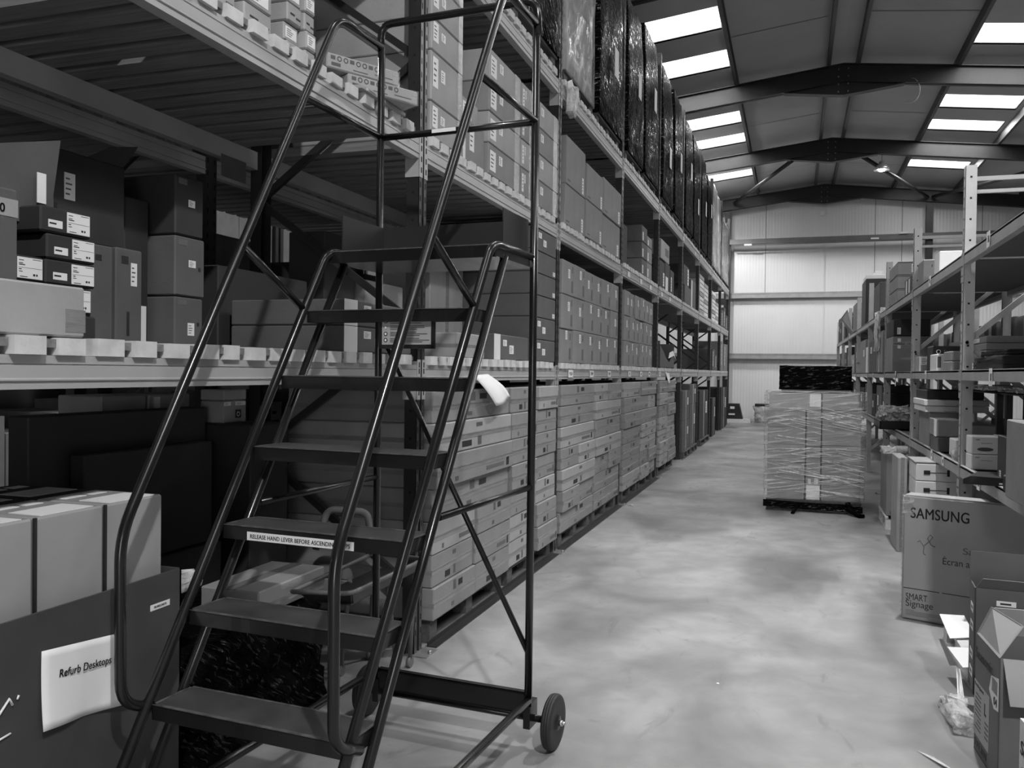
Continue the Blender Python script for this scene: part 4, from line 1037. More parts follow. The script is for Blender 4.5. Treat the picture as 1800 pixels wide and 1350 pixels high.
for r, (z0, z1) in enumerate(((ZD1, 1.90), (1.905, 2.16), (2.165, 2.42))):
    carton(-3.0, -2.5, 2.98, 3.16 + .01 * (r == 1), z0, z1, CARD3 if r < 2 else CARDD, 'brown carton with film glare, %s of the three piled right of the dark gap' % ['lowest', 'middle', 'topmost'][r], 'pile of three cartons', [('label', '+X', .45, .68, .25 if r == 0 else .5, .5 if r == 0 else .62), ('faint', '+X', .1, .4, .85, .95), ('print', '+X', .78, .86, .45, .52)])
# hanging notice board under the deck above
mb = MB(); mb.box(-3.049, -3.044, 4.0, 4.22, 2.67, 2.79); single('hanging_sign', mb, CARD3, 'dark sign board hanging under the rear beam in the near bay', 'sign', base=(-3.046, 4.1, 2.79))

# ------------------------------------------------------------------ near bay on the floor
# big open carton with the paper notice
t = thing('open_pallet_carton', 'huge dark open carton in the corner bearing a paper notice about refurbished desktops', 'box', (-2.5, 1.6, 0))
mb = MB(); x0, x1, y0, y1, zt = -3.0, -1.995, 1.60, 2.42, .908
mb.box(x1 - .008, x1, y0, y1, .137, zt); mb.box(x0, x0 + .008, y0, y1, .137, zt); mb.box(x0, x1, y0, y0 + .008, .137, zt); mb.box(x0, x1, y1 - .008, y1, .137, zt); mb.box(x0, x1, y0, y1, .137, .145)
mb.build('box_body', mat('dark_kraft_board', .055, .6, noise=.15, nscale=5), t)
mb = MB(); N = 10
for j in range(N + 1):
    for i in range(N + 1):
        u, v = i / N, j / N
        y = 1.843 + u * .312 - .008 * v; z = .797 - v * .222 - u * .034 * (1 - v) - u * .036 * v
        mb.v.append((x1 + .004 + .016 * v * v * abs(1 - 2 * u) + .004 * sin(u * 7) * v, y, z))
for j in range(N):
    for i in range(N): b = j * (N + 1) + i; mb.face([b, b + N + 1, b + N + 2, b + 1], 0, True)
o = mb.build('paper_notice', PAPER, t); sm = o.modifiers.new('thickness', 'SOLIDIFY'); sm.thickness = .0008
me = text_mesh('Refurb Desktops', .033, INK, .008, 'LEFT'); wd = max(v.co.x for v in me.vertices)
for v in me.vertices: v.co.x *= .198 / wd
place_text(me, 'lettering', o, (0, 0, 0), '+X', radians(-6)).location = (x1 + .0095 - t.location.x, 1.897 - t.location.y, .705 - t.location.z)
mb = MB(); mb.box(x1, x1 + .0012, 2.271, 2.362, .795, .815); o = mb.build('code_sticker', PAPER, t)
me = text_mesh('SB.R02.D0.P2', .010, INK, .02, 'CENTER'); place_text(me, 'lettering', o, (x1 + .0016 - t.location.x, 2.316 - t.location.y, .8015 - t.location.z), '+X')
# handwritten white strokes near the left edge
mb = MB(); mb.tube([(x1 + .003, 1.70, .66), (x1 + .003, 1.74, .70), (x1 + .003, 1.75, .68)], .004, seg=5); mb.tube([(x1 + .003, 1.70, .60), (x1 + .003, 1.745, .605)], .003, seg=5); mb.tube([(x1 + .003, 1.765, .69), (x1 + .003, 1.77, .70)], .003, seg=5)
mb.build('chalk_marks', PAPER, t)
pallet(-2.98, -2.02, 1.62, 2.40, 0, 'pallet under the huge dark carton in the corner', None)
# cartons stacked inside it, pale, with labels on top
k = 0
for (xa, xb, mm) in ((-2.35, -2.06, CARDW), (-2.71, -2.39, CARDD)):
    for (ya, yb) in ((1.627, 1.874), (1.885, 2.136), (2.147, 2.400)):
        if yb > 2.41: yb_ = 2.405
        else: yb_ = yb
        for lv, (z0, z1) in enumerate(((.148, .63), (.633, 1.161))):
            yy = yb_ if lv == 0 else yb
            t = carton(xa, xb, ya if not (lv == 0 and yb > 2.41) else ya, yy, z0, z1, mm if mm is CARDD else mat('filmed_pale_card', .34, .35, noise=.08, nscale=4),
                       '%s carton, %s layer, %s along, standing in the huge dark carton' % ('pale film wrapped' if xa < -2.4 and mm is CARDW else 'dark' if mm is CARDD else 'pale', ['lower', 'upper'][lv], ORD[k % 4]), 'film wrapped cartons inside the huge one',
                       [('label', '+Z', .52, .95, .12, .9, 0), ('label', '+Z', .15, .3, .15, .5, 0), ('label', '+Z', .15, .3, .6, .85, 0)] if lv else ())
            if lv and mm is not CARDD:
                mb = MB(); dx = .29; dy = yy - ya; mb.box(dx / 2 - .004, dx / 2 + .004, -dy / 2 - .008, -dy / 2 + .001, .0, z1 - z0); link('dark_edge_strip', mb.mesh('dark_edge_strip', INK), t)
        k += 1
mb = MB(); mb.poly([(-2.1, 2.43, .815), (-2.1, 2.62, .85), (-2.13, 2.66, .84), (-2.14, 2.5, .80), (-2.12, 2.44, .78)], 0, .004); mb2 = crumple(-2.16, -2.08, 2.45, 2.62, .79, .84, 3, n=4, amp=.012)
single('plastic_scrap', mb2, BAGFILM, 'crumpled clear plastic poking out between the huge carton and the steps', 'plastic')
# flat-panel cartons deep in the bay
carton(-3.06, -2.95, 2.66, 3.76, 0, 1.39, CARDD, 'broad dark carton leaning deep behind the film wrapped boxes', None)
carton(-2.94, -2.86, 2.86, 3.70, .70, 1.22, CARDD, 'dark slab carton resting in front of the broad one, upper', None)
carton(-2.93, -2.83, 2.78, 3.74, 0, .695, CARDD, 'dark slab carton resting in front of the broad one, lower', None)
for i, (a, b) in enumerate(((3.25, 3.55), (3.57, 3.88))):
    carton(-3.42, -3.15, a, b, 1.33, 1.455, CARD2, '%s of two pale boxes high up behind the broad dark carton' % ['left', 'right'][i], 'two pale boxes deep in the rack', [('label', '+X', .1, .25, .1, .9, 0)] if i else ())
mb = MB(); mb.box(-3.42, -3.12, 3.2, 3.95, 1.31, 1.328); mb.box(-3.4, -3.36, 3.2, 3.26, 0, 1.31); mb.box(-3.18, -3.14, 3.2, 3.26, 0, 1.31); mb.box(-3.4, -3.36, 3.88, 3.94, 0, 1.31); mb.box(-3.18, -3.14, 3.88, 3.94, 0, 1.31)
single('bench', mb, STEELM, 'narrow stand carrying two pale boxes deep in the rack', 'stand')
t = carton(-3.05, -2.9, 3.84, 4.04, 1.30, 1.42, CARD2, 'pale little box printed with a camera pictogram under the lowest beam', None, [('label', '+X', .02, .3, .78, .95), ('label', '+X', .5, .95, .78, .95)])
mb = MB(); mb.box(.0755, .0765, .0, .05, .025, .07); o = link('camera_mark', mb.mesh('camera_mark', INK), t)
mb = MB(); mb.lathe((.0772, .025, .046), (1, 0, 0), [(.014, -.001), (.014, .0004), (.009, .0004), (.009, -.001)], seg=16); link('lens_ring', mb.mesh('lens_ring', PAPER), o)
carton(-3.05, -2.9, 3.84, 4.04, 1.423, 1.48, CARD2, 'thin box on top of the one with the camera pictogram', None)
carton(-3.06, -2.7, 3.80, 4.15, 0, 1.298, CARDD, 'dark tall carton carrying the camera pictogram box', None)
# cartons at the back seen through the steps
gr = [(4.62, 5.44, .92, 1.44), (5.46, 6.3, 1.0, 1.43), (4.6, 5.45, .46, .90), (5.48, 6.3, .50, .98), (4.6, 5.45, .02, .44), (5.48, 6.3, .03, .48)]
for i, (a, b, z0, z1) in enumerate(gr):
    carton(-3.9, -3.47, a, b, z0 if z0 > .05 else 0, z1, CARD3, 'brown carton standing behind the left rack, %s of the group seen through the steps' % ['upper left', 'upper right', 'middle left', 'middle right', 'lower left', 'lower right'][i], 'cartons seen through the steps', [('label', '+X', .4, .58, .2, .8), ('label', '+X', .6, .76, .2, .85)] if i in (0, 2, 4) else [('print', '+X', .85, .92, .75, .85)])
# black wrapped load on the floor under the steps
t = thing('wrapped_load', 'low load wrapped in shiny black film on the floor beneath the steps', 'wrapped pallet', (-2.5, 3.1, 0))
mb = crumple(-2.79, -2.15, 2.62, 3.62, .02, .50, 77, n=12, amp=.022, taper=.06); mb.build('film_wrap', BLACKFILM, t)
t = carton(-2.47, -2.17, 3.12, 3.66, .525, .635, CARD2, 'pale taped carton lying on the black wrapped load behind the treads', None, [('tape', '+Z', .4, .6, 0, 1), ('tape', '+X', 0, 1, .3, .42)])
# trolley under the ladder
t = thing('trolley', 'small steel trolley with a rimmed tray standing behind the lower treads', 'trolley', (-2.0, 3.85 , 0))
mb = MB(); mb.tube([(-2.12, 3.30, .60), (-1.86, 3.36, .60), (-1.84, 4.12, .60), (-2.16, 4.15, .60), (-2.12, 3.30, .60)], .011, bend=.05); mb.build('tray_rim', STEELM, t)
mb = MB(); mb.box(-2.10, -1.88, 3.40, 4.08, .535, .54); mb.poly([(-1.865, 3.38, .595), (-1.845, 4.1, .595), (-1.88, 4.08, .54), (-1.88, 3.42, .54)], 0, .004); mb.poly([(-2.11, 3.33, .595), (-1.87, 3.38, .595), (-1.89, 3.42, .54), (-2.09, 3.40, .54)], 0, .004); mb.build('tray', STEELD, t)
for (a, b) in (((-1.90, 3.80, .55), (-1.94, 4.0, .05)), ((-1.88, 4.08, .55), (-1.94, 4.16, .05)), ((-2.08, 3.75, .55), (-2.22, 3.92, .05)), ((-2.12, 4.08, .55), (-2.2, 4.2, .05))):
    mb = MB(); mb.tube([a, b], .012); mb.cyl((b[0], b[1], .03), (1, 0, 0), .03, .02, seg=14); mb.build('leg', STEELM, t)
mb = MB(); mb.tube([(-2.14, 4.1, .60), (-2.2, 4.16, .82), (-2.45, 4.16, .82), (-2.5, 4.12, .6)], .02, bend=.05); mb.build('handle', STEELM, t)

# ------------------------------------------------------------------ stock in the back-to-back rack (mostly dark)
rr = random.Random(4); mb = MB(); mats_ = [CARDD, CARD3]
for n in range(-1, 5):
    for l, zb in enumerate((0, LEV[0][1] + .055, LEV[1][1] + .055)):
        y = UY(n) + .1
        if n == 0 and l == 0: y = 6.4
        while y < UY(n + 1) - .75:
            dy = min(rr.uniform(.45, .8), UY(n + 1) - .2 - y)
            if not (l == 0 and 2.9 < y + dy and y < 4.2):
                z = zb; top = zb + (1.15 if l == 0 else .82) * rr.uniform(.8, 1.05)
                while z < top - .1:
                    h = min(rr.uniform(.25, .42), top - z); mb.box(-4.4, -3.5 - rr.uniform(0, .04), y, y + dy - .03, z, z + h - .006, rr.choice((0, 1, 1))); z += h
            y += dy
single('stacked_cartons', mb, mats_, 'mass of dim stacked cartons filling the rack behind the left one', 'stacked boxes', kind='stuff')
# next aisle: a far row of racking with lighter stock
for i in range(9):
    y = .5 + i * 2.9
    t = thing('stock_row', 'row of pale stacked cartons across the next aisle, glimpsed between the racks, %s' % ORD[i], 'stacked boxes', (-8.6, y + 1.3, 0), 'stock across the next aisle')
    for l in range(3):
        mb = MB(); q = 0
        while q < 2.5:
            wq = rnd.uniform(.45, .8); hq = rnd.uniform(.7, 1.1)
            mb.box(-9.2, -8.0, y + q, y + min(q + wq, 2.6) - .02, .15 + l * 1.5, .15 + l * 1.5 + hq); q += wq
        mb.build('box_group', CARD2 if l != 1 else CARDW, t)
        mb = MB(); mb.box(-9.25, -7.95, y - .05, y + 2.65, l * 1.5 + .05, l * 1.5 + .14); mb.build('shelf', GREYBEAM, t)
    mb = MB()
    for yy in (y - .08, y + 2.68):
        for xx in (-9.2, -8.0): mb.box(xx - .03, xx + .03, yy - .04, yy + .04, 0, 5)
    mb.build('rack_posts', UPR, t)
# ------------------------------------------------------------------ aisle: the film wrapped pallet
PX0, PX1, PY0, PY1 = -.30, .75, 10.5, 11.7
pallet(PX0, PX1, PY0, PY1, 0, 'dark pallet under the film wrapped cartons standing in the aisle', None, along='X')
cols = [(-.29, .128), (.142, .30), (.314, .745)]
rowz = [(.138, .36), (.363, .57), (.573, .78), (.783, .98), (.983, 1.19)]
for ci, (a, b) in enumerate(cols):
    zs = rowz if ci != 1 else [(.138, .76), (.765, 1.19)]
    for r, (z0, z1) in enumerate(zs):
        jx = rnd.uniform(-.012, .012) if ci != 1 else 0
        for dpt, (ya, yb) in enumerate(((PY0 + .0, PY0 + .58), (PY0 + .60, PY1 - .02))):
            det = []
            if dpt == 0 and ci == 1 and r == 0: det = [('label', '-Y', .05, .98, .02, .28, 0), ('label', '-Y', .15, .35, .31, .40), ('label', '-Y', .6, .85, .30, .42)]
            carton(a + min(jx, 0), b - max(jx, 0), ya + rnd.uniform(0, .015), yb, z0, z1, CARD, 'brown carton in the wrapped aisle stack, %s column, %s up, %s half' % (['left', 'middle', 'right'][ci], ORD[r], ['front', 'back'][dpt]), 'cartons of the wrapped aisle stack', det)
for (a, b, s) in ((-.28, .30, 'left'), (.31, .70, 'right')):
    carton(a, b, PY0 + .01, PY0 + .6, 1.193, 1.385, CARD2, 'pale brown carton on top of the wrapped aisle stack, %s side' % s, 'top cartons of the wrapped aisle stack', [('label', '-Y', .78, .99, .2, .95, 0)] if s == 'left' else ())
    carton(a, b, PY0 + .62, PY1 - .02, 1.193, 1.385, CARD2, 'pale brown carton at the back on top of the wrapped aisle stack, %s side' % s, 'top cartons of the wrapped aisle stack')
mb = crumple(PX0 - .03, PX1 + .03, PY0 - .035, PY1 + .01, .14, 1.40, 91, n=16, amp=.008)
fw_ = thing('stretch_wrap', 'clear stretch film wound around the stack of cartons in the aisle', 'film', (.2, 11.1, .14))
mb.build('film', CLEARFILM, fw_)
GLINTPLEAT = film_mat('film_glint_pleat', 0.95, 0.75, 0.06, stretch=(2.5, 2.5, 1), rot=(0, 0, 0), scale=4, lo=0.35, hi=0.6, bstr=0.6, spec=1.0)  # pale strips shaped as pleats, standing in for lamp glints on the film
rp = random.Random(12); mb = MB()
for i in range(64):
    z = rp.choice((.22, .42, .5, .62, .72, .9, 1.05, 1.12, 1.25)) + rp.uniform(-.06, .06); sl = rp.uniform(-.13, -.03) if rp.random() < .8 else rp.uniform(0, .12)
    a = rp.uniform(PX0 - .02, PX1 - .25); b = min(a + rp.uniform(.2, .8), PX1 + .02); w_ = rp.uniform(.0015, .006); yy = PY0 - .046
    za, zb = z, z + sl * (b - a) / .5
    if not (.2 < min(za, zb) and max(za, zb) < 1.37): continue
    mb.poly([(a, yy, za - w_ * .2), (b, yy, zb - w_), (b, yy, zb + w_ * .2), ((a + b) / 2, yy - .004, (za + zb) / 2 + w_), (a, yy, za + w_)], 0, .002)
for i in range(26):
    z = rp.uniform(.25, 1.3); a = rp.uniform(PY0, PY1 - .4); b = a + rp.uniform(.2, .4); w_ = rp.uniform(.0015, .004)
    for xx, d in ((PX0 - .042, 1), (PX1 + .042, -1)):
        mb.poly([(xx, a, z - w_), (xx, b, z - .03), (xx, b, z - .03 + w_), (xx, a, z + w_)], 0, .002)
mb.build('glint_pleats', GLINTPLEAT, fw_)
t = thing('black_wrapped_box', 'box in shiny black film lying on top of the wrapped stack in the aisle', 'box', (.22, 10.95, 1.405))
mb = crumple(-.17, .63, 10.62, 11.3, 1.425, 1.705, 93, n=10, amp=.008); mb.build('film_wrap', BLACKFILM, t)
mb = MB(); mb.box(-.15, .61, 10.64, 11.28, 1.407, 1.43); mb.build('base_board', CARD2, t)
mb = MB()
mb.poly([(-.33, 10.46, .13), (.76, 10.45, .10), (.76, 10.44, .03), (-.33, 10.45, .05)], 0, .006); mb.tube([(.06, 10.44, .08), (.03, 10.36, .05), (.0, 10.28, .01)], .02, seg=6); mb.tube([(.60, 10.44, .14), (.62, 10.4, .06), (.72, 10.28, .02), (.76, 10.30, .015)], .03, seg=6)
single('film_tail', mb, BLACKFILM, 'black film tails trailing on the floor in front of the wrapped aisle stack', 'film')

# ------------------------------------------------------------------ right rack: rear row behind it
for n in range(-1, 7):
    y = RY(n) + .04; rack_frame(n, y, 2.2, 3.1, 2.6, -1, GREYSTEEL, 'grey frame of the rack behind the right rack, %s along' % ORD[n + 1], 'frames of the rack behind the right one', detail=False, foot=False, width=.075, holes=True)
for n in range(-1, 6):
    for l, (z0, z1) in enumerate(((.83, .9), (1.915, 1.985))):
        t = thing('shelf_beam', 'grey beam of the rack behind the right rack, %s level, %s bay' % (['low', 'high'][l], ORD[n + 1]), 'rack beam', (2.2, RY(n) + 1.4, z0), 'beams of the rack behind the right one')
        mb = MB(); mb.box(2.2, 2.25, RY(n) + .042, RY(n + 1) - .037, z0, z1); mb.build('beam_rail', GREYBEAM, t)
        mb = MB(); mb.box(2.252, 3.1, RY(n) + .055, RY(n + 1) - .05, z1 - .03, z1 - .008); single('shelf_panel', mb, SHELFB, 'shelf board of the rack behind the right rack, %s level, %s bay' % (['low', 'high'][l], ORD[n + 1]), 'shelf', 'boards of the rack behind the right one')
k = 0
y = 7.1
while y < 19.5:
    for n in range(-1, 7):
        if RY(n) - .06 < y + .27 and y < RY(n) + .06: y = RY(n) + .07
    h = .29 + rnd.uniform(-.015, .02); carton(2.27, 2.75, y, y + .26, 1.98, 1.98 + h, CARD if k % 2 else CARD3, 'upright carton on the rear right rack, %s of the long row' % (ORD[k] if k < 12 else '%s past the twelfth' % ORD[k - 12] if k < 24 else '%s from the end' % ORD[k - 24]), 'row of upright cartons on the rear rack'); k += 1
    y += .42
for r in range(4):
    carton(2.26, 2.9, 8.5, 9.55, .895 + r * .0 + r * .235, .895 + r * .235 + .23, CARD3, 'flat brown carton on the rear rack behind the near bay, %s up' % ORD[r], 'flat cartons of the rear rack', [('seam', '-X', 0, 1, .5, .52)])
carton(2.26, 2.9, 7.1, 8.4, .895, 1.55, CARD3, 'wide brown carton on the rear rack behind the small white boxes', None, [('print', '-X', .4, .45, .5, .6)])
mb = MB(); mb.box(2.19, 2.198, 8.55, 9.0, 1.84, 1.90); single('beam_label', mb, PAPER, 'long white label on the rear rack beam at the far right', 'label')
# top ties on the right frames
for n in range(-1, 8):
    y = RY(n) + .04
    mb = MB(); mb.box(RX + .076, RB - .076, y - .05, y - .025, 3.02, 3.05); mb.box(RX + .076, RB - .076, y - .05, y - .025, 2.93, 2.955)
    single('frame_tie', mb, GREYBEAM, 'horizontal tie bars at the top of the right rack frame, %s' % (['nearest the camera', 'behind the television carton', 'second past it', 'third past it', 'fourth past it', 'fifth past it', 'sixth past it', 'seventh past it', 'last of all'][n + 1]), 'tie bar', 'tie bars of the right rack')

# ------------------------------------------------------------------ right rack: middle shelf
S1, S2, S3 = .957, 1.647, 2.492
t = carton(1.14, 1.60, 11.45, 12.30, S2, 2.09, CARD, 'large brown carton closed with printed fragile tape on the middle right shelf', None, [('faint', '-Y', 0, 1, .99, 1), ('label', '-Y', .52, .80, .08, .34, 0), ('label', '-Y', .12, .20, .66, .94, 0), ('print', '-Y', .54, .78, .24, .28), ('print', '-Y', .54, .78, .14, .18), ('print', '-Y', .14, .18, .7, .9)])
mb = MB(); mb.box(-.23, .23, -.4275, -.4255, .33, .375); o = link('printed_tape', mb.mesh('printed_tape', CARD2), t)
me = text_mesh('FRAGILE   FRAGILE   FRAGILE', .034, GREYINK, .02, 'CENTER'); wd = max(v.co.x for v in me.vertices) - min(v.co.x for v in me.vertices)
for v in me.vertices: v.co.x *= .44 / wd
place_text(me, 'lettering', o, (0, -.4278, .339), '-Y')
carton(1.15, 1.56, 11.47, 12.3, 2.095, 2.30, CARDD, 'dark lid shaped carton on the large fragile taped one', None, [('label', '-Y', .1, .2, .1, .5)])
carton(1.13, 1.6, 12.62, 13.5, S2, 2.22, CARD, 'brown carton behind the fragile taped one, crowned with torn film', None, [('tape', '-X', .4, .5, 0, 1)])
carton(1.14, 1.6, 13.7, 14.9, S2, 2.15, CARD3, 'brown carton farther along the middle right shelf', None, [('label', '-X', .2, .4, .6, .8)])
mb = crumple(1.09, 1.12, 12.9, 13.4, 1.95, 2.5, 21, n=5, amp=.015); single('plastic_scrap', mb, BAGFILM, 'long strip of clear film hanging from the top right shelf', 'plastic', base=(1.1, 13.1, 1.95))
t = carton(1.20, 1.50, 8.62, 9.0, S2, 1.88, mat('black_card', .02, .5), 'black retail box with a white wordmark on the middle right shelf', None)
me = text_mesh('Seasonic', .045, PAPER, .01, 'CENTER'); place_text(me, 'lettering', t, (.015, -.1925, .165), '-Y')
mb = MB(); mb.lathe((-.105, -.192, .18), (0, -1, 0), [(.02, -.001), (.02, .002), (.012, .002), (.012, -.001)], seg=16); mb.box(-.05, -.02, -.1925, -.19, .10, .12); link('emblem', mb.mesh('emblem', PAPER), t)
t = carton(1.16, 1.40, 8.12, 8.5, S2, 1.795, CARDW, 'white printed retail box in front of the black one', None, [('print', '-Y', .42, .58, .55, .85), ('grey', '-Y', .4, .5, .15, .45), ('label', '-Y', .6, .82, .15, .5), ('grey', '-Y', .02, .14, .2, .85)])
carton(1.16, 1.265, 9.2, 9.5, S2, 1.795, CARD2, 'small carton with a white sheet front on the middle right shelf', None, [('label', '-Y', .05, .98, .45, .98), ('edge', '-Y', 0, .12, 0, 1)])
for r in range(2): carton(1.155 + r * .003, 1.30, 7.42, 7.75, S2 + r * .078, S2 + .075 + r * .078, CARD, 'little brown carton beside the second right upright, %s of the pair' % ['lower', 'upper'][r], 'pair of little brown cartons')
for r in range(5): carton(1.42, 2.0, 7.5, 9.2, S2 + r * .056, S2 + .053 + r * .056, CARD, 'flat carton in the pile at the back of the middle right shelf, %s up' % ORD[r], 'pile of flat cartons', [('label', '-X', .7, .85, .2, .8)] if r == 4 else ())
t = thing('black_bag_roll', 'matt black folded bundle lying at the front of the middle right shelf', 'bundle', (1.5, 6.2, S2))
mb = crumple(1.165, 1.98, 5.65, 6.55, S2 + .004, S2 + .085, 31, n=10, amp=.004); mb.build('lower_fold', mat('matt_black_cloth', .008, .9), t)
mb = crumple(1.20, 1.98, 5.7, 6.5, S2 + .088, S2 + .12, 32, n=10, amp=.003); mb.build('upper_fold', MATS['matt_black_cloth'], t)
carton(1.19, 1.27, 6.62, 6.75, S2, S2 + .052, CARDW, 'tiny white box by the second right upright', None, [('print', '-Y', .3, .7, .3, .7)])
# paper labels hanging on the right rack beams
k = 0
for (y, z, h) in ((5.9, 1.60, .11), (8.65, 1.595, .12), (11.1, 1.57, .18), (14.2, 1.57, .17), (6.05, 2.47, .10), (8.5, 2.46, .09), (6.2, .91, .09), (7.6, .92, .07), (8.2, .92, .08)):
    t = thing('beam_label', 'white label hung on the right rack, %s' % ['middle beam near the picture edge', 'middle beam above the flat white boxes', 'middle beam, long one past the fragile carton', 'middle beam far along', 'top beam near the picture edge', 'top beam in the second bay', 'low beam by the black tray', 'low beam past the second upright', 'low beam by the bubble wrap'][k], 'label', (RX - .003, y, z), 'labels hung on the right rack'); k += 1
    mb = MB(); mb.box(-.004, -.002, -.045, .045, -h / 2, h / 2); link('paper', mb.mesh('paper', PAPER), t)
    mb = MB(); mb.box(-.0055, -.004, -.03, .005, -h * .2, h * .2); link('barcode', mb.mesh('barcode', GREYINK), t)

# ------------------------------------------------------------------ right rack: low shelf
carton(1.18, 1.46, 8.62, 9.3, S1, 1.272, CARD, 'brown carton carrying two flat white boxes on the low right shelf', None)
carton(1.14, 1.66, 8.6, 9.35, 1.275, 1.33, CARDW, 'lower flat white box with a slot in its front on the low right shelf', 'flat white boxes', [('print', '-Y', .3, .5, .12, .17), ('edge', '-Y', .0, .08, 0, 1)])
carton(1.13, 1.66, 8.58, 9.35, 1.334, 1.388, CARDW, 'upper flat white box on the low right shelf', 'flat white boxes', [('faint', '-Y', .5, .8, .15, .2)])
carton(1.15, 1.62, 8.6, 9.3, 1.392, 1.475, CARDD, 'dark box topping the two flat white boxes', None)
carton(1.155, 1.34, 8.0, 8.35, S1, 1.085, CARD3, 'dull brown box supporting the pale rounded one', None)
carton(1.15, 1.36, 8.0, 8.4, 1.09, 1.235, CARD, 'brown box with a pale worn edge, under the ends of the white ones', None, [('edge', '-X', .7, 1, 0, 1)])
carton(1.22, 1.36, 7.5, 7.8, S1, 1.10, CARDW, 'white box printed with a phone outline on the low right shelf', None, [('grey', '-Y', .3, .34, .1, .85), ('grey', '-Y', .66, .70, .1, .85), ('grey', '-Y', .3, .7, .82, .86)])
t = thing('tape_roll', 'roll of clear tape standing beside the second right upright on the low shelf', 'tape roll', (1.2, 7.25, S1 + .05)); mb = MB(); mb.lathe((0, 0, 0), (0, 1, 0), [(.03, -.025), (.05, -.025), (.05, .025), (.03, .025)]); link('tape_ring', mb.mesh('tape_ring', CLOUDFILM), t)
for r in range(2):
    t = carton(1.175, 1.345, 6.62, 6.82, S1 + r * .107, S1 + .104 + r * .107 + .02 * r, CARDW, ['white box sealed shut, under the one with an oval handle hole', 'white box with an oval handle hole, on a matching box'][r], 'pair of white boxes', [('grey', '-Y', .15, .3, .8, .84), ('grey', '-Y', .35, .75, .62, .64)])
    if r:
        mb = MB(); mb.cyl((.0, -.101, .036), (0, 1, 0), .05, .003, seg=28); 
        for i, v in enumerate(mb.v): mb.v[i] = (v[0], v[1], .036 + (v[2] - .036) * .26)
        link('handle_hole', mb.mesh('handle_hole', GREYINK), t)
carton(1.36, 1.42, 6.7, 6.9, S1, 1.19, CARDW, 'narrow white box just right of the handled one', None)
carton(1.19, 1.30, 7.0, 7.2, S1, 1.02, CARDD, 'dark low box beside the second right upright', None)
t = thing('flat_black_box', 'flat black box jutting out over the edge of the low right shelf', 'box', (1.2, 5.8, S1), rz=radians(-18))
mb = MB(); mb.prism([(-.19, 0), (.2, 0), (.2, .05), (-.15, .05), (-.19, .03)], 'Y', -.15, .16); link('box_body', mb.mesh('box_body', MATS['black_card']), t)
mb = MB(); mb.box(0, .12, -.152, -.15, .012, .02); link('printed_stripe', mb.mesh('printed_stripe', PAPER), t)
carton(1.17, 1.24, 5.5, 5.80, S1, 1.255, MATS['black_card'], 'slim tall black box standing next to the big right hand carton', None, [('label', '-Y', .3, .55, .82, .92), ('label', '-X', .2, .35, .1, .3)])
carton(1.13, 1.21, 5.28, 5.45, S1, 1.05, MATS['black_card'], 'small black box with white panels in front of the slim tall one', None, [('label', '-Y', .1, .4, .2, .7), ('label', '-Y', .6, .9, .1, .6)])
t = carton(1.09, 1.66, 4.78, 5.2, S1, 1.375, CARD, 'big brown carton at the right picture edge on the low shelf', None, [('label', '-Y', .11, .5, .78, .86), ('label', '-Y', .09, .6, .66, .74, 0), ('tape', '-Y', 0, .04, 0, 1)])
me = text_mesh('A', .10, INK, .04); place_text(me, 'lettering', t, (-.185, -.2125, .14), '-Y'); 
t2 = text_mesh('POWER', .03, INK, .03); place_text(t2, 'lettering', t, (-.185, -.2125, .10), '-Y')
carton(1.35, 1.62, 7.9, 8.4, S1, 1.20, CARD2, 'pale brown box at the back of the low right shelf', None)
carton(1.64, 1.98, 7.9, 8.4, S1, 1.24, CARD3, 'dull box at the back right of the low right shelf', None, [('faint', '-Y', .2, .3, .5, .6)])
carton(1.4, 1.98, 7.2, 7.75, S1, 1.10, CARD3, 'low dull box behind the upright on the low right shelf', None)
for i, (ya, yb) in enumerate(((5.85, 6.86), (7.06, 8.5))):
    nm = ['nearer', 'farther'][i]
    mb = crumple(1.37, 1.97, ya, yb, 1.500, 1.53, 61 + i, n=12, amp=.009); single('plastic_sheeting', mb, BAGFILM, 'creased clear sheeting under the middle right shelf, the %s piece' % nm, 'plastic', 'plastic sheeting on the boards', base=(1.6, (ya + yb) / 2, 1.49))
    mb = MB(); mb.box(1.4, 1.96, ya, yb, 1.478, 1.488)
    for xx in (1.42, 1.9):
        for yy in (ya + .02, yb - .07): mb.box(xx, xx + .04, yy, yy + .05, S1, 1.478)
    single('riser_board', mb, CARDD, 'dark board on legs under the clear sheeting, the %s one' % nm, 'board', 'riser boards on the low right shelf')
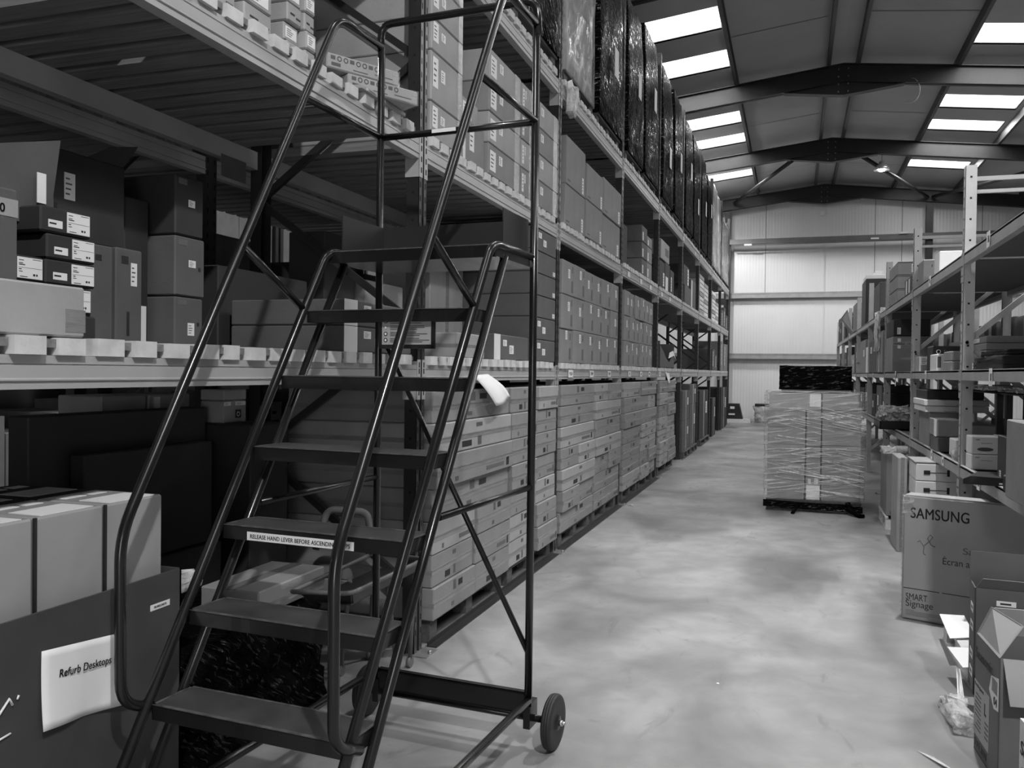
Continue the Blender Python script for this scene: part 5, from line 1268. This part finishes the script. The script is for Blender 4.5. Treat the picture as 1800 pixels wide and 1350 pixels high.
# black tray with bubble wrap
t = thing('black_tray', 'black tray sticking out of the low right shelf, heaped with bubble wrap', 'tray', (1.25, 11.4, S1 + .002))
mb = MB(); mb.box(.98, 1.5, 11.1, 11.9, S1 + .002, S1 + .012); mb.box(.98, .99, 11.1, 11.9, S1 + .002, 1.06); mb.box(.98, 1.5, 11.1, 11.11, S1 + .002, 1.06); mb.box(1.49, 1.5, 11.1, 11.9, S1 + .002, 1.06); mb.build('tray_body', PLASTIC, t)
mb = crumple(1.0, 1.48, 11.13, 11.87, 1.063, 1.22, 71, n=10, amp=.03, taper=.25); single('bubble_wrap', mb, BUBBLE, 'heap of bubble wrap lying in the black tray of the low right shelf', 'bubble wrap', base=(1.24, 11.5, 1.0))
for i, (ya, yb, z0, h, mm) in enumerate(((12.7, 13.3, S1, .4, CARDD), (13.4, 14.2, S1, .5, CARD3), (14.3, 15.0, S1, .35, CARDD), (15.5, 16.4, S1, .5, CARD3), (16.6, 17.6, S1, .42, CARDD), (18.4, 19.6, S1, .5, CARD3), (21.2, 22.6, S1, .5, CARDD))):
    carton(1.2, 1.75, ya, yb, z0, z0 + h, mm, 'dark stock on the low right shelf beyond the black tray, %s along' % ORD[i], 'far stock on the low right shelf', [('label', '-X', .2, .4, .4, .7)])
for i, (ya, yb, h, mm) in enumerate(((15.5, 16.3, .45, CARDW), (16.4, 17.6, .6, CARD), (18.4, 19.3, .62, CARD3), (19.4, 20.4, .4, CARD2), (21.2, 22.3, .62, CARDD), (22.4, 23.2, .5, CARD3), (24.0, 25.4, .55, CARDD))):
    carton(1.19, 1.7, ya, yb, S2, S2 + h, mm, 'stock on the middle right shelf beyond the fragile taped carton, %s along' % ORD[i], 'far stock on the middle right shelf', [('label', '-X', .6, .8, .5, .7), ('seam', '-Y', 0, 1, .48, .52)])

# ------------------------------------------------------------------ right rack: top shelf
for r in range(3): carton(1.16, 1.6, 11.25, 12.2, S3 + r * .165, S3 + .16 + r * .165, CARD, 'brown carton on the top right shelf beyond the second upright, %s up' % ORD[r], 'three cartons on the top right shelf', [('seam', '-Y', 0, 1, .9, .94), ('label', '-Y', .35, .42, .2, .8), ('label', '-Y', .55, .64, .2, .8)])
carton(1.18, 1.36, 9.2, 9.6, S3, 2.745, CARD, 'brown carton with a hand hole, left on the top right shelf', None, [('print', '-Y', .4, .44, .7, .8), ('edge', '-Y', 0, 1, .96, 1)])
carton(1.22, 1.42, 8.5, 8.8, S3, 2.73, CARDW, 'white box on the top right shelf beside the hand holed carton', None)
carton(1.17, 1.3, 10.0, 10.6, S3, 2.68, CARD3, 'taped carton at the front of the top right shelf, left of the upright', None, [('label', '-X', .2, .35, .1, .9, 0), ('label', '-X', .6, .75, .1, .9, 0)])
carton(1.2, 1.34, 9.75 + .15, 9.98, S3, 2.62, CARD2, 'slim pale carton between two others on the top right shelf', None)
carton(1.14, 1.27, 13.3, 14.2, S3, 2.95, CARD3, 'tall upright carton on the top right shelf, beyond the three', None, [('label', '-Y', .1, .7, .02, .2)])
t = carton(1.15, 1.48, 16.0, 16.9, S3, 3.28, mat('black_card', .02, .5), 'tall black box on the top right shelf with a white box on it', None)
carton(1.16, 1.46, 16.05, 16.8, 3.285, 3.36, CARDW, 'flat white box on the tall black one, highest on the right', None)
carton(1.3, 1.42, 16.1, 16.5, 3.365, 3.42, CARDW, 'small white box on the flat white one, highest of all on the right', None)
carton(1.14, 1.5, 18.3, 19.2, S3, 3.05, CARD, 'brown carton far along the top right shelf', None)
t = thing('folded_flap_board', 'crumpled brown board leaning out from the far top right shelf', 'cardboard', (1.1, 19.5, S3)); mb = MB(); mb.poly([(1.16, 19.3, S3), (1.16, 20.2, S3), (.95, 20.0, 2.85), (1.05, 19.5, 3.0)], 0, .01); mb.build('board', CARD2, t)
for i, (ya, yb, h, mm) in enumerate(((21.0, 21.6, .55, CARDD), (22.0, 22.8, .62, CARDD), (23.9, 24.9, .5, CARDD), (25.0, 25.7, .66, CARD3))):
    carton(1.15, 1.6, ya, yb, S3, S3 + h, mm, 'dark stock near the end of the top right shelf, %s along' % ORD[i], 'far stock on the top right shelf', [('label', '-X', .3, .5, .5, .7)])

# ------------------------------------------------------------------ right side, on the floor
# big display carton
ang = radians(-20)
t = thing('display_carton', 'large flat television carton standing on edge with a brand name at its top left', 'box', (.69, 6.13, 0), rz=ang)
bw, bd, bh = 1.30, .17, .82
bm = bmesh.new(); bmesh.ops.create_cube(bm, size=1)
for v in bm.verts: v.co = Vector(((v.co.x + .5) * bw, (v.co.y + .5) * bd, (v.co.z + .5) * bh))
bmesh.ops.bevel(bm, geom=list(bm.edges), offset=.012, segments=2, affect='EDGES')
me = bpy.data.meshes.new('box_body'); bm.to_mesh(me); bm.free(); me.materials.append(mat('display_card', .31, .7, noise=.07, nscale=3)); link('box_body', me, t)
def txt(s, u, z, w_, h_, bold=.0, m_=None, par=None, y=-.0008):
    me = text_mesh(s, 1.0, m_ or INK, bold); xs = [v.co.x for v in me.vertices]; ysv = [v.co.y for v in me.vertices]
    a, b, c, d = min(xs), max(xs), min(ysv), max(ysv)
    for v in me.vertices: v.co.x = (v.co.x - a) / (b - a) * w_; v.co.y = (v.co.y - c) / (d - c) * h_; v.co.z *= 1
    return place_text(me, 'lettering', par or t, (u, y, z), '-Y')
txt('SAMSUNG', .050, .672, .345, .070, .016)
txt('SMART', .030, .135, .130, .042, .0); txt('Signage', .030, .078, .165, .055, .0)
txt('Samsung Professional', .363, .462, .62, .055, .0, GREYINK); txt('Écran a', .247, .395, .155, .055, .0)
mb = MB(); mb.box(.014, .23, -.001, .001, .207, .212); mb.box(.247, 1.2, -.001, .001, .207, .212); link('printed_rule', mb.mesh('printed_rule', INK), t)
mb = MB()
for i in range(5): mb.box(.031, .031 + [.05, .21, .25, .24, .14][i], -.001, .001, .066 - i * .008, .068 - i * .008)
link('small_print', mb.mesh('small_print', FAINT), t)
mb = MB(); mb.tube([(.095, -.001, .52), (.11, -.001, .53), (.135, -.001, .49), (.13, -.001, .45), (.145, -.001, .44)], .0022, seg=5); mb.tube([(.135, -.001, .50), (.165, -.001, .53), (.185, -.001, .56), (.17, -.001, .575), (.155, -.001, .55), (.175, -.001, .51), (.20, -.001, .50)], .0022, seg=5)
link('pen_marks', mb.mesh('pen_marks', GREYINK), t)
mb = MB(); mb.box(.0, .07, -.002, .0, .70, .822); mb.box(-.003, .0, .0, .16, .05, .78); link('packing_tape', mb.mesh('packing_tape', CLEARFILM), t)

# second television carton, open at the top
t = thing('display_carton', 'second television carton, open at the top, in front of the large flat one', 'box', (.82, 4.47, 0), rz=radians(-4))
mb = MB(); W, D, H_ = .75, .19, .61; th = .006
mb.box(0, W, 0, th, .105, H_); mb.box(0, th, 0, D, .105, H_); mb.box(W - th, W, 0, D, .105, H_); mb.box(0, W, D - th, D, .105, H_ + .14); mb.box(0, W, 0, D, .105, .112); mb.poly([(th, th, H_), (W, th, H_), (W, -.02, H_ + .05), (.03, -.02, H_ + .05)], 0, .004)
link('box_body', mb.mesh('box_body', mat('dark_display_card', .10, .65, noise=.1, nscale=4)), t)
txt('SAMSUNG', .045, .43, .34, .055, .016, None, t)
mb = MB(); mb.box(.09, .17, -.0012, .0, .535, .56); mb.box(.105, .15, -.0018, -.0012, .543, .551, 1); link('code_label', mb.mesh('code_label', [PAPER, INK]), t)
for i in range(4):
    mb = MB(); z = .50 - i * .085 - (i > 1) * .05; mb.box(-.0015, 0, .04, .13, z - .02, z + .02, 0); mb.box(-.0022, -.0015, .06, .11, z - .008, z + .008, 1); link('side_label', mb.mesh('side_label', [PAPER, GREYINK]), t)
mb = MB(); mb.box(.04, W - .04, .03, D - .03, .3, .58); mb.lathe((.3, .1, .58), (0, 0, 1), [(.09, 0), (.09, .03), (.07, .035), (.05, .02), (.02, .02)], seg=24); link('foam_insert', mb.mesh('foam_insert', CARD2), t)

# tall open carton with flaps
t = thing('open_flap_carton', 'tall open carton with raised flaps and a torn barcode label, right foreground', 'box', (.78, 3.75, 0), rz=radians(3))
mb = MB(); W, D, H_ = .345, .355, .50
mb.box(0, W, 0, .005, 0, H_); mb.box(0, .005, 0, D, 0, H_); mb.box(W - .005, W, 0, D, 0, H_); mb.box(0, W, D - .005, D, 0, H_); mb.box(0, W, 0, D, 0, .006)
link('box_body', mb.mesh('box_body', mat('carton_front', .15, .65, noise=.08, nscale=4)), t)
FL = mat('carton_inside', .34, .7, noise=.06, nscale=4)
mb = MB(); mb.poly([(0, D - .01, H_), (0, .01, H_), (.095, .06, H_ + .12), (.035, D - .08, H_ + .135)], 0, .004); link('left_flap', mb.mesh('left_flap', FL), t)
mb = MB(); mb.poly([(.012, 0, H_), (W, 0, H_), (W, -.05, H_ - .16), (.025, -.055, H_ - .165)][::-1], 0, .004); link('front_flap', mb.mesh('front_flap', FL), t)
mb = MB(); mb.poly([(W, 0, H_), (W, D, H_), (W - .02, D, H_ + .12), (W - .02, 0, H_ + .12)], 0, .004); link('right_flap', mb.mesh('right_flap', FL), t)
mb = MB(); mb.poly([(W, D, H_), (.02, D, H_), (.06, D - .03, H_ + .12), (W, D - .03, H_ + .12)], 0, .004); link('rear_flap', mb.mesh('rear_flap', FL), t)
# info panel on its left side
mb = MB(); mb.box(-.0012, .0, .13, .36, .07, .30); link('info_panel', mb.mesh('info_panel', mat('grey_label', .42, .6)), t)
def txx(s, y, z, w_, h_, bold, m_):
    me = text_mesh(s, 1.0, m_, bold); xs = [v.co.x for v in me.vertices]; ysv = [v.co.y for v in me.vertices]; a, b, c, d = min(xs), max(xs), min(ysv), max(ysv)
    for v in me.vertices: v.co.x = (v.co.x - a) / (b - a) * w_; v.co.y = (v.co.y - c) / (d - c) * h_
    return place_text(me, 'lettering', t, (-.0016, y, z), '-X')
txx('L', .20, .20, .03, .05, .05, INK); txx('Seasonic', .35, .40, .26, .045, .01, GREYINK); txx('Inkjet', .35, .275, .14, .018, .02, INK); txx('2/1201', .34, .025, .18, .03, .02, GREYINK)
mb = MB(); rr = random.Random(5)
for i in range(9): mb.box(-.0018, -.0012, .25, .25 + rr.uniform(.05, .10), .245 - i * .018, .251 - i * .018)
for i in range(4): mb.box(-.0018, -.0012, .14, .19, .17 - i * .02, .178 - i * .02)
link('small_print', mb.mesh('small_print', GREYINK), t)
mb = MB(); mb.poly([(-.002, .10, .40), (-.002, .0, .42), (-.002, -.002, .29), (-.002, .06, .28), (-.002, .13, .335)], 0, .001); o = link('torn_label', mb.mesh('torn_label', PAPER), t)
mb = MB()
for i in range(9): mb.box(-.0036, -.0028, .012 + i * .009, .012 + i * .009 + (.004 if i % 2 else .0025), .345, .40)
link('barcode', mb.mesh('barcode', INK), o)
me = text_mesh('04', .045, INK, .03); o2 = place_text(me, 'lettering', o, (-.0036, .062, .30), '-X')
# white box, bottom right corner
t = thing('white_box', 'white retail box at the bottom right corner of the picture', 'box', (.765, 3.36, 0), rz=radians(4))
mb = MB(); mb.box(0, .35, -.3, 0, 0, .415); link('box_body', mb.mesh('box_body', CARDW), t)
me = text_mesh('Seasonic', .07, INK, .01); place_text(me, 'lettering', t, (-.0012, -.01, .30), '-X', radians(-8))
mb = MB()
for i in range(4): mb.box(-.0015, 0, -.10, -.03, .24 - i * .03, .255 - i * .03)
link('printed_marks', mb.mesh('printed_marks', GREYINK), t)
# pallet, white sheets and film bag by it
pallet(.88, 1.75, 4.85, 5.72, 0, 'pale pallet lying under the television cartons on the right', None, m=WOODEND)
for i, (P, lab) in enumerate((([(.865, 5.75, .145), (1.0, 5.75, .15), (.98, 5.3, .15), (.845, 5.25, .14)], 'white sheet lying on the pale pallet, farthest one'),
                              ([(.80, 5.05, .15), (1.0, 5.05, .16), (.99, 4.80, .15), (.83, 4.78, .13)], 'white card sheet hanging off the pale pallet, middle one'),
                              ([(.80, 4.78, .13), (.765, 4.50, .03), (.785, 4.42, .02), (.80, 4.70, .15)], 'white card sheet bent down to the floor by the plastic bag'))):
    mb = MB(); mb.poly(P, 0, .004); single('white_sheet', mb, PAPER, lab, 'paper', 'white sheets on the pale pallet')
mb = crumple(.70, .80, 4.22, 4.58, .004, .075, 17, n=6, amp=.015, taper=.3); single('plastic_bag', mb, BAGFILM, 'crumpled clear plastic bag on the floor by the right hand cartons', 'bag', base=(.76, 4.4, 0))
mb = MB(); mb.poly([(.52, 3.98, .002), (.58, 3.93, .004), (.66, 3.80, .003), (.60, 3.84, .012)], 0, .001); single('plastic_scrap', mb, BAGFILM, 'small shred of clear plastic on the floor near the bottom edge', 'plastic')
mb = MB(); mb.lathe((-.35, 4.49, .0), (0, 0, 1), [(.008, 0), (.008, .003), (.003, .004)], seg=12); single('bottle_cap', mb, PAPER, 'tiny white disc lying on the floor in mid aisle', 'debris')
# printer boxes under the low shelf
carton(1.0, 1.42, 8.0, 8.5, 0, .555, CARD3, 'plain carton supporting the two white boxes with black handles', None)
for r in range(2):
    t = carton(1.0, 1.42, 8.0, 8.5, .558 + r * .15, .558 + .147 + r * .15, CARDW, 'white box with black handle slots, %s of the two under the low right shelf' % ['lower', 'upper'][r], 'white boxes with black handles')
    mb = MB(); mb.box(-.15, -.10, -.253, -.25, .055, .09); mb.box(.03, .05, -.253, -.25, .045, .10); mb.box(-.10, .03, -.252, -.25, .07, .075); link('handle_slot', mb.mesh('handle_slot', INK), t)
carton(.99, 1.42, 8.0, 8.5, .86, .87, CARD2, 'pale sheet of board on top of the two white boxes', None)
carton(.905, .985, 8.45, 8.95, 0, .86, CARD2, 'narrow upright carton on the floor left of the handled white boxes', None, [('tape', '-Y', .3, .7, 0, 1)])
pallet(.92, 1.135, 9.62, 10.4, 0, 'small pale pallet under the slim upright carton in the right rack', None, m=WOODEND)
carton(.93, 1.11, 9.66, 10.3, .138, .775, CARD, 'slim upright carton on a small pallet at the right aisle edge', None, [('faint', '-Y', .2, .7, .03, .08)])
mb = crumple(.88, 1.02, 9.62, 9.95, .79, .85, 23, n=5, amp=.015, taper=.2); single('plastic_bag', mb, BAGFILM, 'crumpled clear bag lying on the slim upright carton', 'bag', base=(.95, 9.8, .78))
mb = MB(); mb.lathe((1.12, 9.98, .815), (0, 0, 1), [(.02, -.035), (.09, -.035), (.09, .035), (.02, .035)]); single('film_roll', mb, CLOUDFILM, 'roll of clear film lying flat next to the plastic bag', 'film roll', base=(1.12, 9.98, .78))
carton(1.03, 1.5, 9.72, 10.3, .138, .775, CARD3, 'carton under the film roll on the small pale pallet', None) if False else None
# end of the aisle
t = thing('machine', 'small dark machine standing against the end wall past the left racks', 'machine', (-1.9, 29.1, 0))
mb = MB(); mb.box(-2.1, -1.72, 28.9, 29.4, .12, .62); mb.prism([(-1.72, .12), (-1.6, .12), (-1.72, .62)], 'Y', 28.95, 29.35); mb.build('housing', STEELD, t)
mb = MB(); mb.box(-2.0, -1.86, 28.88, 28.9, .45, .53); mb.box(-2.05, -1.85, 28.88, 28.9, .25, .30); mb.build('panel', WHITEM, t)
pallet(-2.15, -1.3, 28.5, 29.5, 0, 'pale pallet under the small dark machine at the end wall', None, m=WOODEND) if False else None
mb = MB(); mb.box(-2.12, -1.35, 28.85, 29.42, 0, .118); single('plinth', mb, WOODEND, 'pale low plinth under the dark machine by the end wall', 'plinth')
t = thing('wrapped_bale', 'film wrapped bale with a black lid by the end wall behind the aisle stack', 'bale', (-.75, 29.3, 0))
mb = crumple(-1.2, -.25, 28.9, 29.5, .01, .52, 29, n=8, amp=.05, taper=-.12); mb.build('film_wrap', CLOUDFILM, t)
mb = MB(); mb.box(-1.22, -.2, 28.9, 29.5, .56, .63); mb.build('lid', PLASTIC, t)
# torn scraps at the feet of the left rack
for i, (x, y) in enumerate(((-1.85, 15.3), (-1.9, 10.2))):
    mb = MB(); mb.poly([(x, y, .003), (x + .10, y - .12, .01), (x + .07, y + .06, .012)], 0, .002); single('plastic_scrap', mb, BAGFILM, ['scrap of film on the floor where the flat cartons end', 'scrap of film by the third left upright'][i], 'plastic')
